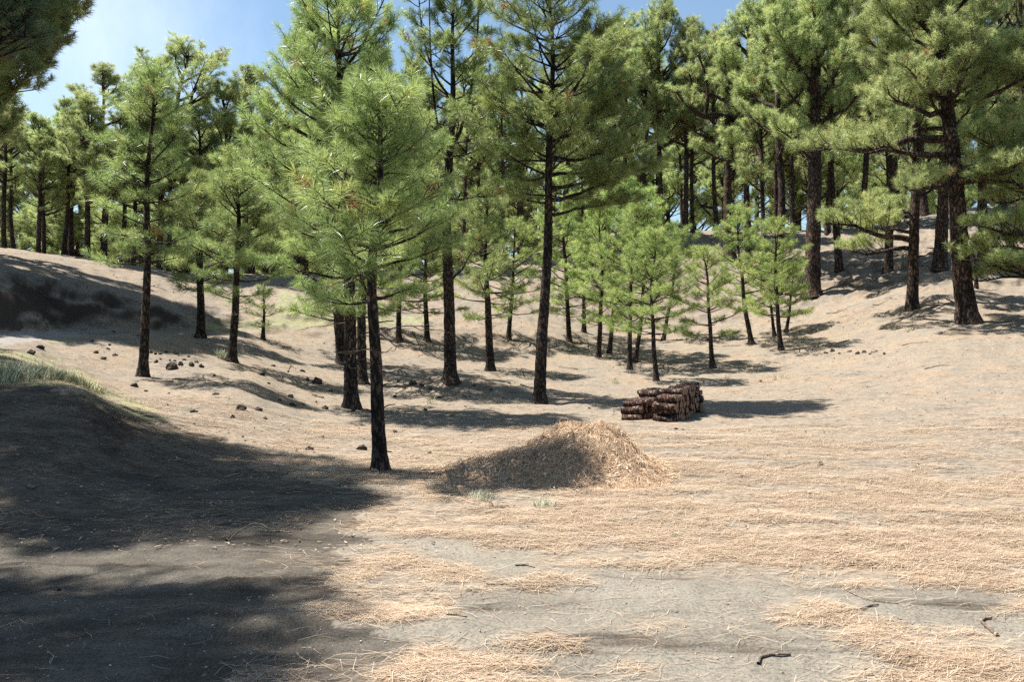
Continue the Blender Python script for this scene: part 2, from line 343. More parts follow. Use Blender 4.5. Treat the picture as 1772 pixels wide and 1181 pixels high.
us = np.concatenate([-np.geomspace(4, 0.72, 26)[:-1], np.linspace(-0.72, 0.72, 560), np.geomspace(0.72, 4, 26)[1:]])
ys = np.concatenate([[-60, -30, -14, -6, -3, -1, 0.3, 1.2, 2.0], np.geomspace(2.5, 110, 620), [130, 160, 200, 300, 600]])
YY, UU = np.meshgrid(ys, us, indexing='ij'); XX = UU * np.sqrt(YY ** 2 + 4.0) ; ZZ = ground_z(XX, YY)
ZZ = np.where(YY > 235, -12 - (YY - 235) * 0.1, ZZ)
nr, nc = YY.shape
_i = np.arange(nr - 1)[:, None] * nc + np.arange(nc - 1)[None, :]
_q = np.stack([_i, _i + 1, _i + nc + 1, _i + nc], -1).reshape(-1, 4)
LIT = 0
for _a, _b in ((0, 0), (0, 9), (0, -9), (14, 4), (-14, -4), (0, 16), (0, -16)):
    LIT = LIT + litter_mask(XX + _a / F * np.clip(YY, 3, 99), YY * (1 + _b / 400), ZZ) / 7
GRN = green_mask(XX, YY, ZZ)

mg, n, b, out = M('ground_volcanic_soil_and_needles')
lk = n.links.new
geo = node(n, 'ShaderNodeNewGeometry')
def mapn(sc, rot=0.0):
    m_ = node(n, 'ShaderNodeMapping'); m_.inputs['Scale'].default_value = sc; m_.inputs['Rotation'].default_value = (0, 0, rot); lk(geo.outputs['Position'], m_.inputs[0]); return m_
def nz_(sc, detail=5, rough=0.6, vec=None, dist=0.0):
    t = node(n, 'ShaderNodeTexNoise', Scale=sc, Detail=detail, Roughness=rough, Distortion=dist); lk((vec or geo).outputs[0] if vec else geo.outputs['Position'], t.inputs['Vector']); return t
# bare dirt
g1 = nz_(1.1, 6, 0.6); g2 = nz_(55, 4, 0.7)
dirt = ramp(n, [(0.3, (0.140, 0.125, 0.103)), (0.7, (0.218, 0.196, 0.160))]); lk(g1.outputs['Fac'], dirt.inputs[0])
grit = ramp(n, [(0.30, (0.45, 0.45, 0.45)), (0.5, (1, 1, 1)), (0.72, (1.35, 1.35, 1.35))]); lk(g2.outputs['Fac'], grit.inputs[0])
dm = node(n, 'ShaderNodeMixRGB'); dm.blend_type = 'MULTIPLY'; dm.inputs[0].default_value = 1; lk(dirt.outputs[0], dm.inputs[1]); lk(grit.outputs[0], dm.inputs[2])
# dark cinder streaks
gs = nz_(1.0, 5, 0.6, mapn((0.6, 3.2, 1.0), 0.12), 0.6)
rs = ramp(n, [(0.55, (0, 0, 0)), (0.68, (1, 1, 1))]); lk(gs.outputs['Fac'], rs.inputs[0])
dm2 = node(n, 'ShaderNodeMixRGB'); lk(rs.outputs[0], dm2.inputs[0]); lk(dm.outputs[0], dm2.inputs[1])
cin = node(n, 'ShaderNodeMixRGB'); cin.blend_type = 'MULTIPLY'; cin.inputs[0].default_value = 1; cin.inputs[1].default_value = (0.42, 0.39, 0.38, 1); lk(dm.outputs[0], cin.inputs[2]); lk(cin.outputs[0], dm2.inputs[2])
# needle litter: crossing streaks
st = []
for rot, sc in ((0.06, 95.0), (-0.30, 80.0), (0.42, 88.0)):
    st.append(nz_(sc, 3, 0.6, mapn((0.10, 1.0, 1.0), rot), 0.3))
mx1 = node(n, 'ShaderNodeMath'); mx1.operation = 'MAXIMUM'; lk(st[0].outputs['Fac'], mx1.inputs[0]); lk(st[1].outputs['Fac'], mx1.inputs[1])
mx2 = node(n, 'ShaderNodeMath'); mx2.operation = 'MAXIMUM'; lk(mx1.outputs[0], mx2.inputs[0]); lk(st[2].outputs['Fac'], mx2.inputs[1])
litc = ramp(n, [(0.44, (0.08, 0.068, 0.058)), (0.56, (0.215, 0.175, 0.135)), (0.66, (0.35, 0.29, 0.225)), (0.78, (0.50, 0.425, 0.34))]); lk(mx2.outputs[0], litc.inputs[0])
big = nz_(0.55, 5, 0.62)
tone = ramp(n, [(0.30, (0.84, 0.88, 0.93)), (0.50, (1.0, 0.98, 0.96)), (0.72, (1.05, 0.95, 0.85))]); lk(big.outputs['Fac'], tone.inputs[0])
lm = node(n, 'ShaderNodeMixRGB'); lm.blend_type = 'MULTIPLY'; lm.inputs[0].default_value = 1; lk(litc.outputs[0], lm.inputs[1]); lk(tone.outputs[0], lm.inputs[2])
# bare patches showing through litter
bp_ = nz_(1.0, 7, 0.7, mapn((0.8, 1.7, 1.0), 0.1), 0.4)
rb = ramp(n, [(0.38, (0.12, 0.12, 0.12)), (0.52, (1, 1, 1))]); lk(bp_.outputs['Fac'], rb.inputs[0])
aL = node(n, 'ShaderNodeAttribute', attribute_name='litter'); aG = node(n, 'ShaderNodeAttribute', attribute_name='green'); aR = node(n, 'ShaderNodeAttribute', attribute_name='road')
fm = node(n, 'ShaderNodeMath'); fm.operation = 'MULTIPLY'; lk(aL.outputs['Fac'], fm.inputs[0]); lk(rb.outputs[0], fm.inputs[1])
mo1 = nz_(5.0, 8, 0.75, mapn((0.7, 1.4, 1.0), 0.1), 0.8); mo2 = ramp(n, [(0.32, (0.50, 0.50, 0.52)), (0.46, (0.92, 0.92, 0.92)), (0.60, (1.06, 1.05, 1.03)), (0.75, (1.25, 1.2, 1.15))]); lk(mo1.outputs['Fac'], mo2.inputs[0])
lm2 = node(n, 'ShaderNodeMixRGB'); lm2.blend_type = 'MULTIPLY'; lm2.inputs[0].default_value = 1; lk(lm.outputs[0], lm2.inputs[1]); lk(mo2.outputs[0], lm2.inputs[2]); lm = lm2
base = node(n, 'ShaderNodeMixRGB'); lk(fm.outputs[0], base.inputs[0]); lk(dm2.outputs[0], base.inputs[1]); lk(lm.outputs[0], base.inputs[2])
# green and road tints
gg = nz_(7, 4, 0.7); rg = ramp(n, [(0.40, (0, 0, 0)), (0.62, (0.75, 0.75, 0.75))]); lk(gg.outputs['Fac'], rg.inputs[0])
gm = node(n, 'ShaderNodeMath'); gm.operation = 'MULTIPLY'; lk(aG.outputs['Fac'], gm.inputs[0]); lk(rg.outputs[0], gm.inputs[1])
bg2 = node(n, 'ShaderNodeMixRGB'); lk(gm.outputs[0], bg2.inputs[0]); lk(base.outputs[0], bg2.inputs[1]); bg2.inputs[2].default_value = (0.24, 0.28, 0.12, 1)
br = node(n, 'ShaderNodeMixRGB'); lk(aR.outputs['Fac'], br.inputs[0]); lk(bg2.outputs[0], br.inputs[1]); br.inputs[2].default_value = (0.22, 0.20, 0.185, 1)
# steep faces of bare earth, tinted darker to stand for bank shade
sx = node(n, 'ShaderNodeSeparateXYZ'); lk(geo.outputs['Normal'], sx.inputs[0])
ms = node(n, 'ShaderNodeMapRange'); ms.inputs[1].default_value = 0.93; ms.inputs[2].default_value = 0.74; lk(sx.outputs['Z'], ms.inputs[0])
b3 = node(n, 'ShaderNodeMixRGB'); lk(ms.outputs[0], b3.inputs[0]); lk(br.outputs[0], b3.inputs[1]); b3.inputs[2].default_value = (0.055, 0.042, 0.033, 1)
aC = node(n, 'ShaderNodeAttribute', attribute_name='shade_on_cinder'); cf = nz_(2.2, 6, 0.65, mapn((0.7, 1.6, 1), .1)); cr_ = ramp(n, [(0.35, (0.55, 0.55, 0.55)), (0.6, (1, 1, 1))]); lk(cf.outputs['Fac'], cr_.inputs[0])
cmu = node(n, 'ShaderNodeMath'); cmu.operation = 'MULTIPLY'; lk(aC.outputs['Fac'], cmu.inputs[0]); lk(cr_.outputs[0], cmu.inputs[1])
b4 = node(n, 'ShaderNodeMixRGB'); b4.blend_type = 'MULTIPLY'; lk(cmu.outputs[0], b4.inputs[0]); lk(b3.outputs[0], b4.inputs[1]); b4.inputs[2].default_value = (0.36, 0.35, 0.35, 1)  # painted foreground shade multiplied over the gravel colour
lk(b4.outputs[0], b.inputs['Base Color']); b.inputs['Roughness'].default_value = 0.95; b.inputs['Specular IOR Level'].default_value = 0.1
bmp = node(n, 'ShaderNodeBump', Strength=0.7, Distance=0.02); hmix = node(n, 'ShaderNodeMixRGB'); lk(fm.outputs[0], hmix.inputs[0]); lk(g2.outputs['Fac'], hmix.inputs[1]); lk(mx2.outputs[0], hmix.inputs[2])
lk(hmix.outputs[0], bmp.inputs['Height']); lk(bmp.outputs[0], b.inputs['Normal'])
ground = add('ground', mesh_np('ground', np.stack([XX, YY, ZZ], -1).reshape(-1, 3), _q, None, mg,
    {'litter': LIT.ravel(), 'green': GRN.ravel(), 'shade_on_cinder': shade_on_cinder_mask(XX, YY, ZZ).ravel(), 'road': road_mask(XX, YY, ZZ).ravel()}, True), kind='structure')

# ------------------------------------------------------------------ pines
def tufts(P, D, S, rs_, nn, Ln=0.20, wid=0.004, two=True, droop=0.22, spread=(14, 92), T=None):
    """needle brushes; P tips, D axes, S sizes -> V, quads, tris, tint"""
    k = len(P); N = k * nn
    D = D / (np.linalg.norm(D, axis=1)[:, None] + 1e-9)
    ref = np.where(np.abs(D[:, 2:3]) < 0.9, np.array([[0, 0, 1.0]]), np.array([[1.0, 0, 0]]))
    U = np.cross(D, ref); U /= np.linalg.norm(U, axis=1)[:, None]; Wv = np.cross(D, U)
    idx = np.repeat(np.arange(k), nn)
    t = rs_.random(N) ** 1.2; S_ = S[idx][:, None]
    a = np.radians(spread[0] + (spread[1] - spread[0]) * (0.25 + 0.75 * t) * rs_.uniform(0.55, 1.1, N)); ph = rs_.uniform(0, 2 * math.pi, N)
    d = D[idx] * np.cos(a)[:, None] + (U[idx] * np.cos(ph)[:, None] + Wv[idx] * np.sin(ph)[:, None]) * np.sin(a)[:, None]
    Lh = (Ln * rs_.uniform(0.75, 1.1, N))[:, None] * S_
    b0 = P[idx] - D[idx] * (t[:, None] * 0.17) * S_
    dz = np.zeros((N, 3)); dz[:, 2] = -1
    side = np.cross(d, rs_.normal(size=(N, 3))); side /= np.linalg.norm(side, axis=1)[:, None] + 1e-9
    side *= wid * 0.5 * S_
    tip = b0 + d * Lh + dz * droop * Lh
    tb = rs_.random(k) if T is None else 0.5 * np.asarray(T) + 0.5 * rs_.random(k)
    tint = np.clip(np.repeat(tb * 0.96, nn) + rs_.normal(0, 0.07, N), 0, 0.97)
    dead = np.repeat(rs_.random(k) < 0.014, nn); tint[dead] = 1.0
    if two:
        mid = b0 + d * Lh * 0.55 + dz * droop * 0.25 * Lh
        V = np.stack([b0 - side, b0 + side, mid + side * 0.9, mid - side * 0.9, tip], 1).reshape(-1, 3)
        o = np.arange(N)[:, None] * 5
        return V, o + np.array([0, 1, 2, 3]), o + np.array([3, 2, 4]), np.repeat(tint, 5)
    V = np.stack([b0 - side, b0 + side, tip], 1).reshape(-1, 3); o = np.arange(N)[:, None] * 3
    return V, None, o + np.array([0, 1, 2]), np.repeat(tint, 3)

def curve_branch(p0, az, e0, e1, Ln, rs_, k=7, wig=0.10):
    P = [np.array(p0, float)]; a = az
    for i in range(k - 1):
        f = (i + 0.5) / (k - 1); e = e0 + (e1 - e0) * f + rs_.normal(0, wig); a += rs_.normal(0, wig)
        P.append(P[-1] + Ln / (k - 1) * np.array([math.cos(a) * math.cos(e), math.sin(a) * math.cos(e), math.sin(e)]))
    return np.array(P)
def samp(P, s):
    f = s * (len(P) - 1); i = min(int(f), len(P) - 2); return P[i] + (P[i + 1] - P[i]) * (f - i), (P[i + 1] - P[i])

class Foliage:
    def __init__(s): s.P = []; s.D = []; s.S = []; s.A = []; s.C = []; s.ra = []; s.rc = []; s.T = []; s.cur = 0.5
    def twig(s, a, c, ra, rc): s.A.append(a); s.C.append(c); s.ra.append(ra); s.rc.append(rc)
    def tuft(s, p, d, k=1.0): s.P.append(p); s.D.append(d); s.S.append(k); s.T.append(s.cur)

def leafy(Fo, P, rs_, s0, step, tw, upb=0.5, ts=1.0, dens=1.0):
    """clothe a branch with twigs and needle brushes"""
    Ln = np.linalg.norm(np.diff(P, axis=0), axis=1).sum(); s = s0; side = 1; Fo.cur = rs_.random()
    while s < 1.0:
        p, d = samp(P, s); d = d / (np.linalg.norm(d) + 1e-9)
        lat = np.cross(d, [0, 0, 1.0]); lat /= np.linalg.norm(lat) + 1e-9
        an = rs_.uniform(0.55, 1.15)
        dirn = d * math.cos(an) + lat * side * math.sin(an) + np.array([0, 0, rs_.uniform(0.1, 0.55) * upb])
        dirn /= np.linalg.norm(dirn)
        tl = (tw * (0.35 + 0.75 * (1 - s)) + 0.10) * rs_.uniform(0.6, 1.2)
        e = p + dirn * tl + np.array([0, 0, 0.12 * tl])
        Fo.twig(p, e, 0.006 + 0.01 * tl, 0.004)
        Fo.tuft(e, dirn + np.array([0, 0, upb]), ts * rs_.uniform(0.85, 1.1))
        if tl > 0.22:
            for q in range(int(tl / 0.2)):
                f = rs_.uniform(0.3, 0.9); m = p + (e - p) * f; l2 = np.cross(dirn, [0, 0, 1.0]) * rs_.choice([-1, 1]) * 0.9 + dirn * 0.6 + np.array([0, 0, rs_.uniform(0, 0.9)])
                l2 /= np.linalg.norm(l2); e2 = m + l2 * rs_.uniform(0.08, 0.2); Fo.twig(m, e2, 0.006, 0.004); Fo.tuft(e2, l2 + np.array([0, 0, upb]), ts * rs_.uniform(0.75, 1.0))
        side = -side; s += step / Ln * rs_.uniform(0.7, 1.3) / dens
    p, d = samp(P, 0.999); Fo.tuft(p, d / (np.linalg.norm(d) + 1e-9) + np.array([0, 0, upb]), ts * 1.1)

def finish_tree(root, trunkB, Fo, rs_, nn, Ln, wid, two, bark, needle, ts=1.0, droop=0.22):
    if Fo.A: prisms(trunkB, Fo.A, Fo.C, np.array(Fo.ra), np.array(Fo.rc))
    add('trunk', trunkB.mesh('trunk', bark, True), root)
    V, q, t, ti = tufts(np.array(Fo.P), np.array(Fo.D), np.array(Fo.S), rs_, nn, Ln, wid, two, droop, T=Fo.T)
    add('crown', mesh_np('crown', V, q, t, needle, {'tint': ti}), root)

def trunk_path(H, lean, rs_, k, wob=0.02):
    z = np.linspace(0, 1, k) ** 1.0; ph = rs_.uniform(0, 6.28, 4)
    x = lean[0] * z + wob * H * (np.sin(z * 5 + ph[0]) - math.sin(ph[0])) * 0.35 + wob * 0.3 * H * np.sin(z * 13 + ph[1]) * z
    y = lean[1] * z + wob * H * (np.sin(z * 4 + ph[2]) - math.sin(ph[2])) * 0.35
    x -= (x[-1] - lean[0]) * z; y -= (y[-1] - lean[1]) * z
    return np.stack([x, y, z * H], 1)

def dead_limb(root, p0, az, e0, Ln, rs_, r=0.012, mat=None):
    B = Builder(); P = curve_branch(p0, az, e0, e0 + rs_.uniform(-0.5, 0.4), Ln, rs_, 7, 0.16)
    tube(B, P, np.linspace(r, r * 0.3, 7), 5)
    for q in range(max(1, int(Ln / 0.35))):
        p, d = samp(P, rs_.uniform(0.3, 0.9)); aa = az + rs_.uniform(-1, 1)
        P2 = curve_branch(p, aa, e0 + rs_.uniform(-0.4, 0.4), 0, Ln * rs_.uniform(0.2, 0.45), rs_, 4, 0.2); tube(B, P2, np.linspace(r * 0.5, r * 0.2, 4), 4)
    add('dead_branch', B.mesh('dead_branch', mat or M_DEAD, True), root)

def young_pine(loc, H, cb, R, rt, label, group=None, lean=(0, 0), seed=1, whorl=0.36, nb=5, nn=46, wid=0.0042, Ln=0.21, dead=4, extra=(), prof=None, sparse=1.0, steep=0.0, two=True, wob=0.022, forks=(), name='pine_tree', needle=None, tuft=1.0, deadlen=(0.5, 1.1), tw=0.42):
    rs_ = rng(seed); root = thing(name, loc, label, 'pine tree', group)
    B = Builder(); k = max(30, int(H / 0.07)); P = trunk_path(H, lean, rs_, k, wob); P[:, 2] -= 0.08
    f = np.linspace(0, 1, k); R_ = rt * (1 - f) ** 0.75 * (1 + 0.95 * np.exp(-f * H / 0.17)) + 0.008
    tube(B, P, R_, 18, 0.10, seed)
    for q in range(14):
        p, _ = samp(P, rs_.uniform(0.1, 0.9) * cb / H); C = curve_branch(p, rs_.uniform(0, 6.28), rs_.uniform(-.3, .3), .2, rs_.uniform(.06, .22) + rt, rs_, 4, .2); tube(B, C, np.linspace(.012, .006, 4), 5)
    Fo = Foliage(); h = cb; prof = prof or (lambda t: (1 - t) ** 0.75 * min(1.0, 0.62 + t * 1.9) + 0.04)
    while h < H - 0.12:
        t = (h - cb) / (H - cb); ph = rs_.uniform(0, 6.28); nbr = nb if t > 0.12 else max(3, nb - 1)
        for i in range(nbr):
            if rs_.random() > sparse: continue
            rr = R * prof(t) * rs_.uniform(0.5, 1.2); e0 = -0.05 + 0.70 * t + steep + rs_.normal(0, 0.12); e1 = 0.40 + 0.70 * t + steep * 0.5 + rs_.normal(0, 0.1)
            p, _ = samp(P, min(0.999, (h + rs_.uniform(-0.06, 0.06)) / H)); Lb = max(0.15, rr / max(0.35, math.cos((e0 + e1) / 2)))
            if t > 0.85: Lb = min(Lb, (H - h) * 1.0 + 0.12)
            C = curve_branch(p, ph + i * 2 * math.pi / nbr + rs_.normal(0, 0.18), e0, e1, Lb, rs_, 7, 0.08)
            r0 = 0.010 + 0.012 * Lb; tube(B, C, np.linspace(r0, 0.004, 7), 5)
            leafy(Fo, C, rs_, 0.46 if Lb > 0.8 else 0.3, 0.115, min(tw, Lb * 0.5), 0.3, tuft)
        for i in range(2):                             # bare dead twigs inside the crown
            if t > 0.6: break
            p, _ = samp(P, min(0.99, (h + rs_.uniform(0, whorl)) / H)); C = curve_branch(p, rs_.uniform(0, 6.28), rs_.uniform(-.3, .3), rs_.uniform(-.2, .6), R * rs_.uniform(.25, .6), rs_, 5, .2); tube(B, C, np.linspace(.008, .003, 5), 4)
        h += whorl * rs_.uniform(0.7, 1.35) * (1 - 0.35 * t)
    top = P[-1]; Fo.tuft(top, np.array([0, 0, 1.0]), 1.15 * tuft); Fo.tuft(top - [0, 0, 0.1], np.array([0.3, 0, 1.0]), 1.1 * tuft)
    for (hh, az, Lb, e0, e1, s0) in extra:
        p, _ = samp(P, hh / H); C = curve_branch(p, az + rs_.normal(0, .25), e0 + rs_.normal(0, .12), e1 + 0.25 + rs_.normal(0, .2), Lb * rs_.uniform(.75, 1.1), rs_, 10, 0.17); tube(B, C, np.linspace(0.018 + 0.013 * Lb, 0.006, 10), 6)
        leafy(Fo, C, rs_, s0, 0.14, 0.5, 0.45, tuft)
        for q in range(int(Lb * 2)):
            s = rs_.uniform(max(0.35, s0), 0.95); p2, d2 = samp(C, s); C2 = curve_branch(p2, az + rs_.choice([-1, 1]) * rs_.uniform(0.4, 1.0), e0 + .2, e1, Lb * rs_.uniform(0.25, 0.45), rs_, 6, 0.12)
            tube(B, C2, np.linspace(0.014, 0.005, 6), 5); leafy(Fo, C2, rs_, 0.25, 0.14, 0.4, 0.5, tuft)
    for (hh, dx, dy, top_h, rf) in forks:            # upright secondary stems
        p, _ = samp(P, hh / H); kk = 14; s = np.linspace(0, 1, kk)
        C = np.stack([p[0] + dx * (1 - (1 - s) ** 2.5), p[1] + dy * (1 - (1 - s) ** 2.5), p[2] + (top_h - p[2]) * s ** 1.3], 1)
        tube(B, C, np.linspace(rf, rf * 0.25, kk), 8, 0.08, seed)
        for q in range(10):
            s_ = rs_.uniform(0.4, 1.0); p2, d2 = samp(C, min(s_, 0.99)); C2 = curve_branch(p2, rs_.uniform(0, 6.28), 0.3, 0.9, rs_.uniform(0.4, 0.9), rs_, 6, 0.1); tube(B, C2, np.linspace(0.015, 0.005, 6), 5)
            leafy(Fo, C2, rs_, 0.3, 0.16, 0.35, 0.5, tuft)
    finish_tree(root, B, Fo, rs_, nn, Ln, wid, two, M_BARK, needle or M_NEEDLE)
    for i in range(dead):
        hh = rs_.uniform(cb * 0.62, cb * 1.25); p, _ = samp(P, hh / H); dead_limb(root, p, rs_.uniform(0, 6.28), rs_.uniform(-0.3, 0.3), rs_.uniform(*deadlen), rs_, 0.011)
    return root

def old_pine(loc, H, cb, R, rt, label, group=None, seed=1, lean=(0, 0), nn=20, wid=0.013, Ln=0.25, nl=26, extra=(), prof=None, ts=1.2, dens=1.0, bark=None, crook=0.02, stubs=8, forks=(), limb_e=(0.25, 0.95), name='tall_pine', needle=None, droop=0.15, cap=True):
    rs_ = rng(seed); root = thing(name, loc, label, 'pine tree', group); B = Builder(); k = max(34, int(H / 0.25)); P = trunk_path(H, lean, rs_, k, crook); P[:, 2] -= 0.15
    f = np.linspace(0, 1, k); R_ = rt * (1 - f) ** 0.62 * (1 + 0.6 * np.exp(-f * H / 0.45)) + 0.02
    tube(B, P, R_, 12, 0.09, seed); Fo = Foliage()
    prof = prof or (lambda t: math.sin(math.pi * min(1, 0.2 + 0.8 * t)) ** 0.6 * (1 - 0.35 * t) + 0.1)
    specs = [(cb + (H - cb) * ((i + rs_.uniform(0, 0.9)) / nl) ** 0.95, None) for i in range(nl)]
    def limb(p, az, Lb, e0, e1, r0, s0=0.3):
        C = curve_branch(p, az, e0, e1, Lb, rs_, 9, 0.16); tube(B, C, np.linspace(r0, 0.012, 9), 6)
        ns = max(4, int(Lb / 0.28 * dens))
        for q in range(ns):
            s = s0 + (1 - s0) * (q + rs_.random()) / ns; p2, d2 = samp(C, min(s, 0.99)); a2 = math.atan2(d2[1], d2[0]) + (1 if q % 2 else -1) * rs_.uniform(0.4, 1.2)
            L2 = (0.35 + 0.38 * Lb * (1.1 - s)) * rs_.uniform(0.6, 1.15); C2 = curve_branch(p2, a2, rs_.uniform(0.1, 0.9), rs_.uniform(0.6, 1.35), L2, rs_, 5, 0.15)
            tube(B, C2, np.linspace(0.008 + 0.014 * L2, 0.006, 5), 4); leafy(Fo, C2, rs_, 0.40, 0.14, 0.30, 0.6, ts)
    for h, _ in specs:
        t = (h - cb) / (H - cb); p, _d = samp(P, min(0.985, h / H)); Lb = R * prof(t) * rs_.uniform(0.65, 1.15)
        limb(p, rs_.uniform(0, 6.28), max(0.6, Lb * rs_.choice([0.7, 1.0, 1.0, 1.15])), limb_e[0] + 0.7 * t, limb_e[1] + 0.5 * t, 0.025 + 0.022 * Lb)
    if cap:
        for q in range(5): limb(P[-3 - q], rs_.uniform(0, 6.28), R * 0.3, 0.8, 1.2, 0.03, 0.1)
    for (hh, az, Lb, e0, e1, s0) in extra:
        p, _d = samp(P, hh / H); limb(p, az, Lb, e0, e1, 0.05 + 0.022 * Lb, s0)
    for pts, r0 in forks:
        C = np.array(pts, float); kk = len(C) * 5; tt = np.linspace(0, len(C) - 1, kk); C = np.stack([np.interp(tt, range(len(C)), C[:, j]) for j in range(3)], 1)
        for _s in range(7): C[1:-1] = (C[:-2] + C[1:-1] * 2 + C[2:]) / 4
        tube(B, C, np.linspace(r0, r0 * 0.35, kk), 8, 0.08, seed)
        for q in range(7):
            p, _d = samp(C, rs_.uniform(0.6, 0.99)); limb(p, rs_.uniform(0, 6.28), R * 0.4, 0.4, 1.0, 0.04, 0.25)
    for q in range(stubs):
        p, _d = samp(P, rs_.uniform(cb * 0.45, cb * 1.1) / H); C = curve_branch(p, rs_.uniform(0, 6.28), rs_.uniform(-0.4, 0.3), rs_.uniform(-0.6, 0.5), rs_.uniform(0.5, 1.8), rs_, 7, 0.22); tube(B, C, np.linspace(0.03, 0.008, 7), 5)
    finish_tree(root, B, Fo, rs_, nn, Ln, wid, False, bark or M_BARK_OLD, needle or M_NEEDLE_OLD, droop=droop)
    return root

def hero(px, py, top, cbpy, Rpx, wpx, label, seed, **kw):
    Rpx *= 1.08; kw['wid'] = kw.get('wid', 0.0042) * 1.0; kw['nn'] = int(kw.get('nn', 46) * 1.45); kw.setdefault('Ln', 0.215)
    x, y, z = at(px, py); s = y / F; H = (py - top[1]) * s; dy = kw.pop('dy', 0.0)
    lean = ((top[0] - px) * s, dy)
    return young_pine((x, y, z), H, (py - cbpy) * s, Rpx * s, wpx * s / 2, label, lean=lean, seed=seed, **kw)

PI = math.pi
SLIM = lambda t: (1 - t) ** 0.55 * min(1, 0.5 + 1.6 * t) + 0.05
# the near and middle clearing, from the left
hero(247, 652, (266, 112), 445, 105, 15, 'slender young pine on the low bank by the heap of stones, its trunk half bare', 11, nn=40, whorl=0.38, dead=6, sparse=0.88, tw=.36)
hero(347, 585, (352, 300), 500, 82, 14, 'small pine with a short pale trunk beside the roadside ditch, behind the stone heap', 12, nn=30, wid=0.006, dead=2)
hero(401, 626, (408, 255), 510, 98, 14, 'bushy young pine with low crown between the stone heap and the tiny sapling', 13, nn=32, wid=0.0055, dead=4)
hero(455, 588, (456, 490), 560, 34, 6, 'tiny pine sapling with sparse yellow-green tufts near the ditch', 14, nn=26, wid=0.0055, whorl=0.26, nb=4, dead=1, Ln=0.15, name='pine_sapling', sparse=.8)
hero(595, 631, (540, 20), 520, 150, 21, 'full-crowned pine with a black trunk, farthest of the close group of three trunks', 15, nn=26, wid=0.0075, dead=4, whorl=.45, tw=.5)
hero(627, 664, (640, 60), 520, 90, 16, 'pine whose trunk stands just behind the stout grey trunk of the close group', 16, nn=26, wid=0.0065, dead=3, sparse=.8)
hero(608, 706, (585, -15), 545, 195, 23, 'large leafy pine with a stout grey-black trunk, foremost of the close group of three', 17, nn=40, wid=0.0055, dead=7, whorl=0.42, prof=SLIM, nb=6, tw=.5, deadlen=(.5, 1.3))
hero(659, 816, (655, 128), 505, 136, 23, 'nearest young pine, crooked charred trunk rising beside the straw mound', 18, nn=46, wid=0.0040, dead=9, sparse=.80, whorl=0.29, nb=6, wob=0.03, deadlen=(0.4, 1.0), Ln=.20, prof=lambda t: (1 - t) ** 0.6 * min(1.0, 0.72 + t * 2) + 0.04)
hero(780, 659, (790, -50), 300, 105, 21, 'tall thin pine with bare side limbs and forked upper stems, left of the tallest trunk', 19, nn=38, wid=0.007, dead=9, whorl=0.48, sparse=0.75, nb=5, forks=((6.1, -0.55, 0, 11.5, 0.05), (6.6, 0.8, 0.2, 12.0, 0.055), (8, -1.0, .2, 12, .04)), deadlen=(0.8, 2.3), steep=.15,
     extra=((6.3, PI * .9, 1.6, 0.1, 0.8, .4), (5.2, PI * .15, 2.2, 0.0, 0.5, .5), (2.8, 0.3, 1.7, 0.6, 0.9, .65)))
hero(849, 643, (842, 330), 545, 80, 14, 'medium pine with a thin mottled trunk between the two tall trunks', 20, nn=26, wid=0.0075, dead=6, whorl=.42)
hero(934, 698, (945, -70), 330, 170, 20, 'tallest straight pine of the clearing, with a horizontal broken limb, behind the straw mound', 21, nn=46, wid=0.0060, dead=8, whorl=0.40, prof=SLIM, nb=5, sparse=0.95, deadlen=(0.8, 1.7), tw=.5,
     extra=((5.3, -0.1, 3.0, -0.05, 0.35, .35), (6.3, 0.2, 2.7, 0.1, 0.45, .3), (7.4, -0.3, 2.4, 0.2, 0.5, .3), (5.9, 0.5, 2.9, 0.0, 0.3, .4), (4.9, -0.5, 2.2, -0.1, 0.25, .4), (5.6, 0.15, 2.9, -.1, .2, .35), (7.0, .05, 2.8, 0, .4, .3), (8.2, 0, 2.4, .1, .5, .3), (8.0, PI, 2.0, .1, .6, .3), (7.2, 2.8, 1.9, .1, .5, .3), (6.6, -1.2, 1.8, 0, .4, .3), (9.2, .3, 2.2, .2, .6, .25), (6.4, PI, 1.4, .1, .6, .3), (5.2, PI*.95, 1.2, .0, .5, .4)))
